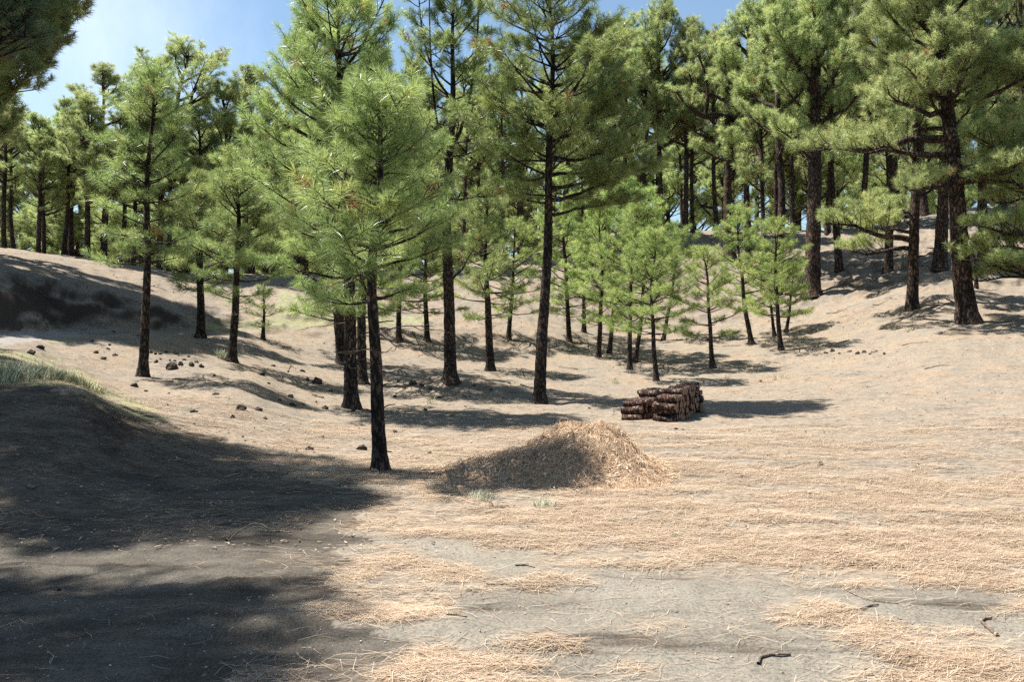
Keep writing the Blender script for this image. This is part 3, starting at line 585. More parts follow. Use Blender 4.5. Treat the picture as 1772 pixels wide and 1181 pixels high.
# small pines on the far side of the clearing
SM = [
 (985, 592, (975, 290), 545, 72, 9, 'thin leaning pine at the foot of the far slope, right of the tallest trunk', 30),
 (1035, 619, (1040, 345), 560, 72, 9, 'slim young pine left of a pair of close thin trunks beyond the log stack', 31),
 (1054, 612, (1075, 300), 550, 70, 8, 'tall narrow young pine standing just right of and behind another slim trunk', 32),
 (1090, 641, (1100, 345), 568, 72, 9, 'rounded young pine above the left firewood stack, left of two adjoining trunks', 33),
 (1099, 626, (1125, 325), 560, 62, 8, 'young pine hidden behind its twin trunk above the left firewood stack', 34),
 (1136, 660, (1133, 400), 572, 70, 9, 'bright green young pine directly behind the firewood stacks', 35),
 (1147, 590, (1185, 390), 545, 62, 7, 'young pine far back near the foot of the slope, behind the one at the firewood', 36),
 (1234, 638, (1215, 428), 585, 66, 9, 'lone cone-shaped young pine with leaning trunk right of the firewood', 37),
 (1301, 596, (1275, 355), 535, 62, 9, 'young pine with a slanting trunk, left one of the bright pair at the slope foot', 38),
 (1352, 607, (1338, 378), 545, 66, 9, 'bright young pine with an upright trunk, right one of the pair at the slope foot', 39),
 (1341, 582, (1320, 440), 545, 50, 6, 'small thin-trunked pine behind the bright right-hand pine of the slope foot', 40),
 (1360, 575, (1372, 455), 540, 42, 6, 'short pine behind and right of the bright right-hand pine of the slope foot', 41),
 (880, 590, (890, 380), 540, 80, 9, 'pine half hidden behind the tall middle trunks at the shaded bank', 42),
 (740, 592, (730, 330), 540, 80, 10, 'pine at the shaded bank seen between the nearest pine and the thin forked one', 43),
 (1010, 575, (1010, 400), 530, 60, 8, 'small pine on the far slope behind the slim paired trunks', 44),
 (690, 590, (700, 280), 530, 80, 10, 'pine near the shaded bank just right of the nearest charred trunk', 45),
]
for (px, py, top, cb, R, w, lab, sd) in SM:
    hero(px, py, top, cb, R * 1.15, w * .9, lab, sd, nn=30, wid=0.010, Ln=0.23, two=False, whorl=0.40 + 0.03 * (sd % 4), nb=4 + sd % 2, dead=1, tuft=1.0, tw=.36, needle=M_NEEDLE_LIME, sparse=.82 + .04 * (sd % 4), wob=.02 + .008 * (sd % 3))

# ------------------------------------------------------------------ large pines on the right slope
def place(px, py, dm=3.0):
    x, y, z = at(px, py, dm); return (x, y, z), y / F
def big(px, py, toppy, cbpy, Rpx, wpx, label, seed, **kw):
    loc, s = place(px, py); return old_pine(loc, (py - toppy) * s, (py - cbpy) * s, Rpx * s, wpx * s / 2, label, seed=seed, **kw)
big(1405, 511, -190, 300, 150, 26, 'massive straight pine trunk half way up the slope, behind the bright pair of young pines', 50, nl=46, crook=0.012, nn=28, dens=1.2)
big(1578, 537, -120, 395, 105, 17, 'dark pine on the terrace edge with a long level bough reaching left', 51, nl=38, nn=30, dens=1.4,
    extra=((3.3, PI * 1.02, 5.0, 0.1, 0.15, .25), (2.9, PI * 0.9, 3.2, 0.0, 0.1, .25), (3.6, PI * 1.15, 2.5, 0.0, 0.2, .3), (4.5, 2.6, 3.0, .1, .4, .3)))
big(1676, 558, -150, 235, 165, 31, 'thick leaning pine with spreading crooked boughs, foremost on the right slope', 52, nl=48, nn=32, wid=.011, dens=1.2, lean=(-1.6, 0.5), crook=0.03,
    extra=((7.6, PI * 0.98, 6.2, 0.12, -0.05, .35), (6.8, PI * 1.08, 5.0, 0.0, 0.0, .35), (5.9, PI * 1.25, 3.6, -0.15, -0.1, .3), (5.8, PI * 1.45, 3.2, -0.1, -0.1, .3), (5.8, PI * 1.65, 3.3, -0.1, 0.0, .3), (6.0, 0.0, 3.0, 0.0, 0.05, .3), (6.3, -0.5, 3.4, 0.1, 0.1, .3), (8.5, PI * 1.1, 4.5, .1, .2, .3), (9.3, PI*1.2, 4, .1, .2, .3), (9.0, -.6, 4.0, .1, .3, .3), (10.2, .2, 4.0, .1, .3, .3)))
big(1626, 468, -60, 300, 110, 20, 'straight pine behind the thick leaning one, its trunk left of it', 53, nl=34, nn=26, dens=1.2)
big(1702, 452, -60, 300, 90, 15, 'slim sunlit pine trunk high on the slope, right of the thick leaning one', 54, nl=34, nn=26, dens=1.3)
big(1762, 400, -60, 280, 90, 9, 'thin pine by the right edge near the top of the slope', 55, nl=20, nn=22)
loc, s = place(1845, 560); old_pine(loc, 17, 2.0, 3.6, 0.3, 'dark low-branched pine leaning in at the right edge', seed=56, nl=50, nn=30, wid=.012, dens=1.4, limb_e=(-0.1, 0.2), extra=((2.3, PI, 3.6, -.05, .1, .3), (2.9, PI * .94, 3.9, 0, .1, .3), (2.0, PI * 1.1, 3.0, 0, .1, .3), (3.8, PI * 1.05, 4.2, 0, .1, .3), (5, PI, 4, .1, .2, .3)))
loc, s = place(1990, 640); old_pine(loc, 13, 4.5, 3.2, 0.3, 'pine beyond the right edge whose boughs hang into view', seed=57, nl=26, nn=26)

# ------------------------------------------------------------------ near pines beyond the left edge (dark crown at top left) and shade givers
def near_old(x, y, H, cb, R, rt, label, seed, **kw):
    return old_pine((x, y, gz(x, y)), H, cb, R, rt, label, seed=seed, nn=40, wid=0.006, Ln=0.22, ts=1.0, bark=M_BARK, needle=M_NEEDLE_SHADE_TINT, **kw)
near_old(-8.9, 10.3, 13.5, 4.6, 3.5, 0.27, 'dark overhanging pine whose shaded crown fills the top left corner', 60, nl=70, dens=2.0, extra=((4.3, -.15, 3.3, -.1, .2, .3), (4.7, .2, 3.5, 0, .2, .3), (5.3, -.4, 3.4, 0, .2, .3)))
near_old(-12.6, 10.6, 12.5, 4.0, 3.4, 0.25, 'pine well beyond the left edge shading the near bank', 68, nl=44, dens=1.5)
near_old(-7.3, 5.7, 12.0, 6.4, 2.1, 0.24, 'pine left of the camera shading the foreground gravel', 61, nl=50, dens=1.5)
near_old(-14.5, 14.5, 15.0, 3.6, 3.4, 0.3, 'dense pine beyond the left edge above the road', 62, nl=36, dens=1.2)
G_OFF = 'pines beyond the left edge shading the road bank'
offs = [(-18.8, 26.5, 17, 63, 'dark pine at the left edge standing over the cut bank of the road'), (-20.6, 31, 18, 64, 'tall dark pine behind the cut bank, out past the left edge'), (-18.6, 24.9, 14, 65, 'dark pine at the left edge, nearest the bend of the dirt road')]
for x, y, H, sd, lab_ in offs:
    old_pine((x, y, gz(x, y)), H, 3.2, 4.5, 0.28, lab_, G_OFF, seed=sd, nl=56, nn=30, wid=.016, dens=1.8)

# ------------------------------------------------------------------ forest on the crests
VAR = []
vs = [dict(H=16, cb=6.0, R=3.9, rt=.20, nl=34), dict(H=16, cb=5.0, R=3.4, rt=.19, nl=36), dict(H=16, cb=7.0, R=4.3, rt=.22, nl=30, crook=.05), dict(H=16, cb=5.6, R=3.2, rt=.17, nl=34, crook=.03),
      dict(H=16, cb=7.0, R=3.8, rt=.19, nl=30, crook=.04), dict(H=16, cb=1.6, R=3.6, rt=.18, nl=46), dict(H=16, cb=2.2, R=4.0, rt=.18, nl=42)]
LEFT = [(8, 42, 150), (25, 44, 190), (66, 41, 200), (76, 43, 240), (110, 42, 175), (124, 44, 200), (152, 41, 165), (178, 43, 118), (206, 44, 200), (230, 45, 220),
        (275, 46, 175), (291, 45, 200), (327, 47, 80), (345, 46, 190), (386, 48, 150), (425, 50, 120)]
ORD = ['first', 'second', 'third', 'fourth', 'fifth', 'sixth', 'seventh', 'eighth', 'ninth', 'tenth', 'eleventh', 'twelfth', 'thirteenth', 'fourteenth', 'fifteenth', 'sixteenth', 'seventeenth', 'eighteenth', 'nineteenth', 'twentieth', 'twenty-first', 'twenty-second', 'twenty-third', 'twenty-fourth', 'twenty-fifth', 'twenty-sixth', 'twenty-seventh', 'twenty-eighth', 'twenty-ninth', 'thirtieth']
GL = 'tall pines along the left hill crest'; GR = 'tall pines along the right hill crest'; GC = 'pines behind the middle of the far slope'
rr = random.Random(5)
for i, v in enumerate(vs):
    v = dict(v); H = v.pop('H'); VAR.append((old_pine((0, 0, 0), H, v.pop('cb'), v.pop('R'), v.pop('rt'), 'x', 'x', seed=100 + i, nn=28, wid=.0145, Ln=.27, ts=1.2, dens=0.95, stubs=16, **v), H))
used = set()
def forest(px, d, top, label, group, vi=None, wide=1.0):
    x = (px - CX) / F * d; z = gz(x, d); H = z - EYE + (CY - top) / F * d + 0.0; H = max(H, 3.0)
    H = EYE + (CY - top) / F * d - z
    vi = rr.randrange(5) if vi is None else vi
    src, H0 = VAR[vi]; s = H / H0; w = s * wide * rr.uniform(0.92, 1.12); rz = rr.uniform(0, 6.28)
    if vi not in used:
        used.add(vi); src.location = (x, d, z - .1); src.scale = (w, w, s); src.rotation_euler = (0, 0, rz); src['label'] = label; src['group'] = group
    else: copy_thing(src, (x, d, z - .1), label, group, rz, (w, w, s))
for i, (px, d, top) in enumerate(LEFT):
    forest(px, d, top, 'tall dark-trunked pine on the left hill crest, %s trunk from the left' % ORD[i], GL, wide=1.25)
RIGHT = sorted([(1322, 50, 60), (1345, 47, -20), (1296, 53, 30), (1452, 49, -60), (1536, 46, -90), (1112, 62, 60), (1143, 62, 15), (1186, 61, 45), (1199, 63, 80), (1241, 60, 60), (1345, 63, 0), (1372, 62, 20), (1432, 60, -20), (1491, 60, -20),
         (1553, 60, -40), (1600, 62, -50), (1650, 62, -60), (1735, 61, -60), (1765, 64, -40)])
for i, (px, d, top) in enumerate(RIGHT):
    forest(px, d, top, 'tall pine on the right hill crest, %s of its row from the left' % ORD[i], GR, wide=0.95)
MID = [(470, 52, 170), (520, 54, 130), (575, 55, 120), (640, 56, 130), (680, 56, 170), (720, 56, 110), (752, 55, 150), (800, 58, 120), (832, 60, 90), (868, 58, 140), (905, 60, 110), (945, 63, 150), (985, 60, 90), (1020, 63, 60), (1050, 62, 90), (1085, 64, 40)]
for i, (px, d, top) in enumerate(MID):
    forest(px, d, top, 'tall pine behind the clearing, %s in the row between the two crests' % ORD[i], GC)
for i in range(22):
    px = -60 + i * 25 + rr.uniform(-8, 8); forest(px, 52 + rr.uniform(0, 30), rr.uniform(200, 290), 'farther dark pine deep behind the left crest, %s in its row' % ORD[i], 'deep woods behind the left crest', 5 + i % 2, wide=1.25)
for i in range(30):
    px = 450 + i * 22 + rr.uniform(-9, 9); forest(px, 70 + rr.uniform(0, 30), rr.uniform(190, 290), 'farther pine deep behind the middle slope, %s in its row from the left' % ORD[i], 'deep woods behind the middle', 5 + i % 2, wide=1.05)
for i in range(30):
    px = 1110 + i * 24 + rr.uniform(-10, 10); forest(px, 70 + rr.uniform(0, 32), rr.uniform(60, 200), 'farther pine deep behind the right crest, %s in its row from the left' % ORD[i], 'deep woods behind the right crest', 5 + i % 2 if i % 3 else i % 5, wide=1.0)
# twisted pine with candelabra limbs
loc = ((1262 - CX) / F * 55, 55, gz((1262 - CX) / F * 55, 55)); s = 55 / F
def lp(px, py, dy=0.0): return ((px - CX) * s - loc[0], dy, EYE + (CY - py) * s - loc[2])
old_pine(loc, (445 - 195) * s, (445 - 200) * s, 60 * s, 20 * s / 2, 'twisted pine on the crest with thick candelabra limbs curving out to the left', None, seed=70, nl=2, stubs=6, cap=False, crook=.02, name='twisted_pine', nn=26, wid=.015,
    forks=(((lp(1262, 205), lp(1283, 180), lp(1294, 150), lp(1297, 100), lp(1300, 30)), 0.42), ((lp(1262, 210), lp(1240, 200, -.3), lp(1215, 208, -.6), lp(1185, 190, -.8), lp(1166, 165, -1)), 0.30),
           ((lp(1262, 195), lp(1260, 165, .3), lp(1264, 120, .5), lp(1262, 70, .6)), 0.26), ((lp(1275, 185), lp(1240, 160, .5), lp(1205, 150, .6), lp(1195, 120, .6)), .18), ((lp(1215, 208, -.6), lp(1222, 180, -.6), lp(1218, 140, -.8), lp(1200, 90, -.8)), .16)))

# ------------------------------------------------------------------ straw mound
def straw_mat(name, a, b_, c_):
    m, n, b, out = M(name); at_ = node(n, 'ShaderNodeAttribute', attribute_name='tint'); r = ramp(n, [(0, a), (0.5, b_), (1, c_)])
    n.links.new(at_.outputs['Fac'], r.inputs[0]); n.links.new(r.outputs[0], b.inputs['Base Color']); b.inputs['Roughness'].default_value = 0.6; b.inputs['Specular IOR Level'].default_value = 0.3
    return m
M_STRAW = straw_mat('dry_needles', (0.165, 0.103, 0.062), (0.37, 0.262, 0.172), (0.565, 0.465, 0.35))
M_CHIP = straw_mat('straw_and_bark_chips', (0.17, 0.10, 0.06), (0.46, 0.30, 0.18), (0.68, 0.56, 0.40))
MX, MY = 0.98, 9.95
def mound_h(x, y):
    dx = (x - MX); dy = (y - MY)
    sx_ = np.where(dx > 0, 0.60, 0.62); core = 0.535 * np.exp(-(np.abs(dx / sx_) ** 2.5) - np.abs(dy / 0.95) ** 2.4)
    tail = 0.22 * np.exp(-(((dx + 0.85) / 0.55) ** 2 + ((dy + 0.25) / 0.55) ** 2)) + 0.10 * np.exp(-(((dx + 1.5) / 0.5) ** 2 + ((dy + 0.3) / 0.4) ** 2))
    h = core + tail
    return h * (1 + 0.55 * (fbm(x * 3.2, y * 3.2, 71, 4) - 0.5)) + (fbm(x * 9, y * 9, 72, 3) - 0.5) * 0.09 * np.clip(h * 6, 0, 1)
gx = np.linspace(MX - 3.0, MX + 1.7, 190); gy = np.linspace(MY - 1.9, MY + 1.9, 130); GX, GY = np.meshgrid(gx, gy)
MH = mound_h(GX, GY); MZ = ground_z(GX, GY) + MH - 0.025
ii = np.arange(129)[:, None] * 190 + np.arange(189)[None, :]; mq = np.stack([ii, ii + 1, ii + 191, ii + 190], -1).reshape(-1, 4)
mq = mq[(MH.ravel()[mq].max(1) > 0.018)]
us_, inv = np.unique(mq, return_inverse=True)
mm, n, b, out = M('packed_straw'); geo = node(n, 'ShaderNodeNewGeometry')
a1 = node(n, 'ShaderNodeTexNoise', Scale=38, Detail=5, Roughness=0.7, Distortion=1.2); n.links.new(geo.outputs['Position'], a1.inputs['Vector'])
r1 = ramp(n, [(0.33, (0.08, 0.05, 0.03)), (0.48, (0.30, 0.19, 0.115)), (0.66, (0.52, 0.38, 0.25))]); n.links.new(a1.outputs['Fac'], r1.inputs[0]); n.links.new(r1.outputs[0], b.inputs['Base Color']); b.inputs['Roughness'].default_value = 0.95
bb = node(n, 'ShaderNodeBump', Strength=1, Distance=0.03); n.links.new(a1.outputs['Fac'], bb.inputs['Height']); n.links.new(bb.outputs[0], b.inputs['Normal'])
mound = thing('straw_mound', (MX, MY, gz(MX, MY)), 'raked heap of orange-brown pine straw and bark chips beside the nearest trunk', 'straw heap')
mo = np.array(mound.location)
add('heap', mesh_np('heap', np.stack([GX, GY, MZ], -1).reshape(-1, 3)[us_] - mo, inv.reshape(-1, 4), None, mm, None, True), mound)

def ribbons(x, y, z, az, pitch, Ln, wd, rs_, tint, mat, name, bend=0.12, flat=True):
    N = len(x); c = np.stack([x, y, z], 1)
    d = np.stack([np.cos(az) * np.cos(pitch), np.sin(az) * np.cos(pitch), np.sin(pitch)], 1); l2 = np.stack([-np.sin(az), np.cos(az), np.zeros(N)], 1)
    if not flat: l2 = l2 + rs_.normal(0, 0.5, (N, 3)); l2 /= np.linalg.norm(l2, axis=1)[:, None]
    bnd = l2 * (rs_.normal(0, bend, N) * Ln)[:, None]; bnd[:, 2] += np.abs(rs_.normal(0, 0.03, N)) * Ln
    w = l2 * (wd / 2)[:, None]; a = c - d * (Ln / 2)[:, None]; e = c + d * (Ln / 2)[:, None]; m_ = c + bnd
    V = np.stack([a - w * .6, a + w * .6, m_ + w, m_ - w, e + w * .4, e - w * .4], 1).reshape(-1, 3); o = np.arange(N)[:, None] * 6
    return mesh_np(name, V, np.concatenate([o + np.array([0, 1, 2, 3]), o + np.array([3, 2, 4, 5])]), None, mat, {'tint': np.repeat(tint, 6)})

r_ = rng(80); N = 24000
x = MX + r_.normal(-0.25, 0.85, N); y = MY + r_.normal(0, 0.62, N); h = mound_h(x, y); k = (h > 0.012); x, y, h = x[k], y[k], h[k]
e_ = 0.02; gxn = (mound_h(x + e_, y) - mound_h(x - e_, y)) / (2 * e_); gyn = (mound_h(x, y + e_) - mound_h(x, y - e_)) / (2 * e_)
az = r_.uniform(0, 2 * PI, len(x)); pit = np.arctan(gxn * np.cos(az) + gyn * np.sin(az)) + r_.normal(0.0, 0.28, len(x))
Ln_ = r_.uniform(0.06, 0.2, len(x)); chip = r_.random(len(x)) < 0.12; Ln_[chip] *= 0.45; wd = np.where(chip, r_.uniform(0.008, 0.022, len(x)), 0.003)
st_ = add('loose_straw', ribbons(x - mo[0], y - mo[1], ground_z(x, y) + h + 0.012 - mo[2], az, pit, Ln_, wd, r_, np.clip(r_.beta(1.3, 1.1, len(x)), 0, 1), M_CHIP, 'loose_straw', 0.15, False), mound); st_['kind'] = 'stuff'

# ------------------------------------------------------------------ needle litter on the ground
def scatter(N, seed, y0, y1, wmax=0.70, power=1.0):
    r = rng(seed); y = y0 * (y1 / y0) ** r.random(N); x = r.uniform(-wmax, wmax, N) * y; return x, y, r
x, y, r_ = scatter(420000, 81, 2.9, 15.0); z = ground_z(x, y); m_ = litter_mask(x + r_.normal(0, .05, len(x)), y * (1 + r_.normal(0, .010, len(x))), z)
cov = fbm(x * 1.3, y * 2.2, 85, 4)
keep = r_.random(len(x)) < m_ * np.clip((cov - 0.36) * 4.0, 0.06, 1) * np.clip(0.5 + 0.5 * (y / 3), 0, 1)
stray = r_.random(len(x)) < 0.010
keep |= stray; keep &= ~(mound_h(x, y) > 0.03); keep &= ~((shade_on_cinder_mask(x, y, z) > 0) & (r_.random(len(x)) < 0.86))
x, y, z = x[keep], y[keep], z[keep]; n_ = len(x)
az = r_.normal(0.05, 0.55, n_) + 0.5 * (fbm(x * .9, y * .9, 88, 2) - .5) + np.where(r_.random(n_) < 0.2, r_.uniform(-1.5, 1.5, n_), 0)
thick = r_.random(n_)
add('pine_needle_litter', ribbons(x, y, z + 0.006 + 0.022 * r_.random(n_) ** 2 * (m_[keep] > 0), az, r_.normal(0, 0.05, n_), r_.uniform(0.09, 0.21, n_), 0.0014 + 0.00028 * y, r_, np.clip(r_.beta(1.7, 1.5, n_), 0, 1), M_STRAW, 'pine_needle_litter'),
    label='orange dry pine needles strewn over the dirt in drifts', cat='needle litter', kind='stuff')
# pale grit and wood crumbs
x, y, r_ = scatter(9000, 82, 2.9, 24.0); z = ground_z(x, y)
dk = 1.0 + 1.6 * ((x < -0.8) & (y < 5.2)); keep = r_.random(len(x)) < 0.35 * dk
x, y, z = x[keep], y[keep], z[keep]; n_ = len(x); B = Builder()
ico = np.array([[1, 0, 0], [-1, 0, 0], [0, 1, 0], [0, -1, 0], [0, 0, 1], [0, 0, -1]], float); icf = np.array([[0, 2, 4], [2, 1, 4], [1, 3, 4], [3, 0, 4], [2, 0, 5], [1, 2, 5], [3, 1, 5], [0, 3, 5]])
sz = 0.003 + 0.006 * r_.random(n_) ** 3; an = r_.uniform(0, 6.28, n_)
V = ico[None] * (sz[:, None] * r_.uniform(0.5, 1.5, (n_, 6)))[:, :, None] * np.stack([r_.uniform(0.8, 2.4, n_), np.ones(n_), np.full(n_, .6)], 1)[:, None, :]
ca, sa = np.cos(an)[:, None], np.sin(an)[:, None]; V = np.stack([V[..., 0] * ca - V[..., 1] * sa, V[..., 0] * sa + V[..., 1] * ca, V[..., 2]], -1) + np.stack([x, y, z + 0.002], 1)[:, None, :]
mc_ = straw_mat('grit', (0.10, 0.08, 0.07), (0.25, 0.21, 0.17), (0.46, 0.40, 0.33))
add('loose_grit', mesh_np('loose_grit', V.reshape(-1, 3), None, (np.arange(n_)[:, None, None] * 6 + icf[None]).reshape(-1, 3), mc_, {'tint': np.repeat(r_.random(n_), 6)}), label='pale crumbs of wood and grit scattered on the dirt', cat='grit', kind='stuff')

# bark flakes, cone scales and twigs lying over the whole forest floor
x, y, r_ = scatter(26000, 84, 6.0, 62.0); z = ground_z(x, y); kp = (r_.random(len(x)) < 0.25 + 1.2 * np.clip(fbm(x * .8, y * .8, 87, 3) - .45, 0, 1)); x, y, z = x[kp], y[kp], z[kp]; n_ = len(x)
big_ = r_.random(n_) ** 3
add('forest_debris', ribbons(x, y, z + 0.012 + .01 * big_, r_.uniform(0, PI, n_), r_.normal(0, .12, n_), .025 + .14 * big_ * (y / 20), .005 + .0011 * y + .006 * big_, r_, r_.random(n_), straw_mat('bark_flakes', (0.05, 0.035, 0.028), (0.20, 0.13, 0.09), (0.42, 0.33, 0.25)), 'forest_debris'), label='bark flakes and broken twigs littering the forest floor and slopes', cat='debris', kind='stuff')
# ------------------------------------------------------------------ rocks
M_ROCK = bark_mat('volcanic_rock', (0.05, 0.042, 0.038), (0.12, 0.10, 0.09), (0.26, 0.23, 0.20), 1.2)
M_PALE = bark_mat('pale_stone', (0.30, 0.25, 0.20), (0.42, 0.36, 0.29), (0.52, 0.47, 0.40), 1.2)
M_RED = bark_mat('reddish_bark_piece', (0.13, 0.05, 0.025), (0.30, 0.12, 0.06), (0.38, 0.20, 0.12), 1.2)
def rock_mesh(seed, flat=0.7):
    import bmesh
    bm = bmesh.new(); bmesh.ops.create_icosphere(bm, subdivisions=3, radius=1.0); r = random.Random(seed); off = Vector((r.random() * 50, r.random() * 50, 0))
    cuts = [(Vector((r.uniform(-1, 1), r.uniform(-1, 1), r.uniform(-.4, 1))).normalized(), r.uniform(0.5, 0.85)) for _ in range(8)]
    for v in bm.verts:
        p = v.co.copy()
        for nn_, dd in cuts:
            e = p.dot(nn_) - dd
            if e > 0: p -= nn_ * e
        p *= 1 + 0.30 * mnoise.noise(p * 1.6 + off) + 0.14 * mnoise.noise(p * 5 + off)
        v.co = Vector((p.x, p.y, p.z * flat))
    me = bpy.data.meshes.new('rock'); bm.to_mesh(me); bm.free(); return me
RK = [rock_mesh(i, [0.7, .6, .85, .5, .75, .65][i]) for i in range(6)]
def rock(px, py, w, label, group, i, mat=M_ROCK, name='rock', cat='rock'):
    x, y, z = at(px, py); r = w / F * y * 0.5 * 1.12; me = RK[i % 6]
    key = me.name + mat.name
    if key not in _rk: m2 = me.copy(); m2.materials.append(mat); m2.name = name; _rk[key] = m2
    o = add(name, _rk[key], None, label, cat, group, None, (x, y, z + r * 0.12)); rr2 = random.Random(i * 7 + int(px)); o.scale = (r, r * rr2.uniform(.7, 1), r * rr2.uniform(.8, 1.15)); o.rotation_euler = (rr2.uniform(-.3, .3), rr2.uniform(-.3, .3), rr2.uniform(0, 6))
    return o
_rk = {}
BIGR = [(296, 639, 22, 'largest pale-topped rock of the heap right of the slender bank pine'), (305, 614, 12, 'angular dark rock at the top of the stone heap by the bank pine'), (331, 633, 13, 'grey rock at the right end of the stone heap by the bank pine'),
 (177, 622, 13, 'flat dark rock left of the slender bank pine'), (165, 612, 10, 'tilted dark rock left of the flat one on the bank slope'), (199, 616, 9, 'small round dark rock nearest the left side of the slender bank pine'),
 (233, 670, 14, 'dark rock on the slope just below the slender bank pine'), (451, 649, 14, 'dark round rock beside the shadow of the bushy young pine'), (548, 665, 19, 'big dark jagged rock left of the close group of three trunks'),
 (571, 678, 10, 'reddish dark rock just right of the big jagged one'), (506, 702, 13, 'pointed dark rock below the tip of the long thin shadow'), (562, 708, 12, 'low dark rock left of the stout grey trunk'),
 (416, 710, 19, 'long dark flat rock in the sunlit straw left of centre'), (446, 711, 14, 'brown rock just right of the long flat one'), (402, 724, 9, 'small bluish-dark rock below the long flat one'), (374, 684, 13, 'rock lying in the long thin shadow of the bank pine'),
 (502, 688, 11, 'dark rock at the tip of the long thin shadow'), (645, 747, 10, 'small dark rock left of the nearest trunk, above the larger one'), (684, 750, 11, 'red-brown rock just right of the nearest trunk'), (625, 779, 22, 'dark rock left of the foot of the nearest charred trunk'),
 (535, 780, 13, 'pale-edged rock near the edge of the big foreground shade'), (800, 781, 11, 'small dark rock between the nearest trunk and the mound'), (744, 785, 10, 'small dark rock right of the nearest trunk by the mound tail'), (713, 665, 16, 'dark rock on the rubble heap behind the nearest trunk'),
 (765, 660, 12, 'pale stone at the foot of the thin forked pine'), (69, 603, 15, 'brown clod at the edge of the dirt road'), (53, 613, 14, 'lower brown clod at the edge of the dirt road'), (334, 714, 15, 'flat reddish rock in the lit straw above the foreground shade'),
 (650, 820, 20, 'split pale flat stone propped at the foot of the nearest trunk')]
for i, (px, py, w, lab) in enumerate(BIGR): rock(px, py, w, lab, None, i, M_PALE if 'pale stone' in lab or 'split' in lab else M_ROCK)
HEAP = [(270, 628, 10), (320, 624, 10), (313, 632, 10), (303, 626, 7), (348, 635, 10), (278, 613, 9), (287, 611, 7), (261, 612, 8), (269, 613, 7), (294, 625, 6), (278, 623, 6), (340, 628, 7), (326, 618, 7)]
for i, (px, py, w) in enumerate(sorted(HEAP)): rock(px, py, w, 'small stone of the heap by the slender bank pine, %s counted from the left' % ORD[i], 'small stones of the heap by the bank pine', i)
SMALL = [(253, 678, 8), (292, 682, 6), (159, 591, 7), (190, 598, 6), (197, 575, 6), (532, 658, 8), (472, 634, 10), (523, 643, 9), (458, 726, 10), (544, 784, 6), (568, 777, 6), (513, 783, 6), (388, 665, 6), (465, 665, 6), (488, 662, 5), (371, 651, 6), (394, 658, 4),
 (559, 758, 5), (528, 761, 5), (621, 743, 6), (736, 711, 10), (683, 688, 8), (612, 712, 10), (547, 697, 6), (525, 701, 6), (484, 694, 7), (187, 605, 7), (700, 672, 9), (745, 674, 8), (775, 668, 9), (820, 668, 8), (690, 662, 8), (730, 668, 9), (850, 676, 7), (870, 690, 6), (760, 690, 7), (805, 705, 6), (880, 665, 7), (1020, 708, 6), (440, 742, 4), (500, 745, 4), (420, 757, 4)]
for i, (px, py, w) in enumerate(SMALL): rock(px, py, w, 'small dark stone loose on the straw among the left and middle pines', 'small stones among the pines', i + 3)
CAIRN = [(1428, 612, 8), (1440, 609, 9), (1452, 613, 7), (1470, 610, 9), (1484, 613, 11), (1496, 611, 9), (1506, 613, 6), (1530, 613, 7)]
for i, (px, py, w) in enumerate(CAIRN): rock(px, py, w, '%s stone from the left in the short row right of the bright young pines' % ORD[i], 'row of stones on the right flat', i + 1)
rock(1513, 610, 10, 'pale orange stump-like stone in the row of stones at right', None, 2, M_PALE)
rock(1283, 827, 9, 'reddish-brown bark piece on the straw right of the mound', None, 3, M_RED, 'bark_piece', 'bark piece')
rock(1420, 806, 16, 'pale cut wood stub beside the dark stick on the right', None, 2, M_PALE, 'wood_stub', 'wood stub')
rock(1170, 744, 7, 'orange pine cone in front of the firewood', None, 2, M_RED, 'pine_cone', 'pine cone')
rock(1182, 745, 7, 'red-brown pine cone right of another one in front of the firewood', None, 4, M_RED, 'pine_cone', 'pine cone')
rock(1316, 661, 8, 'reddish pine cone on the flat right of the lone cone-shaped pine', None, 4, M_RED, 'pine_cone', 'pine cone')
rock(55, 845, 20, 'pale grey stone lying in the deep foreground shade', None, 1, M_PALE)
rock(100, 1022, 14, 'small brown stone in the foreground shade at left', None, 5, M_ROCK)

# ------------------------------------------------------------------ firewood stacks
def wood_mats():
    bk = bark_mat('log_bark', (0.025, 0.015, 0.012), (0.125, 0.072, 0.054), (0.42, 0.35, 0.30), 0.9)
    m, n, b, out = M('cut_wood'); tcx = node(n, 'ShaderNodeTexCoord'); nn2 = node(n, 'ShaderNodeTexNoise', Scale=12, Detail=5); n.links.new(tcx.outputs['Object'], nn2.inputs['Vector'])
    wv = node(n, 'ShaderNodeTexWave', Scale=16, Distortion=2.5); wv.wave_type = 'RINGS'; wv.rings_direction = 'X'; n.links.new(tcx.outputs['Object'], wv.inputs['Vector'])
    r = ramp(n, [(0.3, (0.10, 0.052, 0.034)), (0.7, (0.27, 0.16, 0.105))]); ml = node(n, 'ShaderNodeMixRGB'); ml.inputs[0].default_value = .5; n.links.new(nn2.outputs['Fac'], ml.inputs[1]); n.links.new(wv.outputs['Fac'], ml.inputs[2])
    n.links.new(ml.outputs[0], r.inputs[0]); n.links.new(r.outputs[0], b.inputs['Base Color']); b.inputs['Roughness'].default_value = 0.85; return bk, m
M_LOG, M_CUT = wood_mats()
LOGP = []
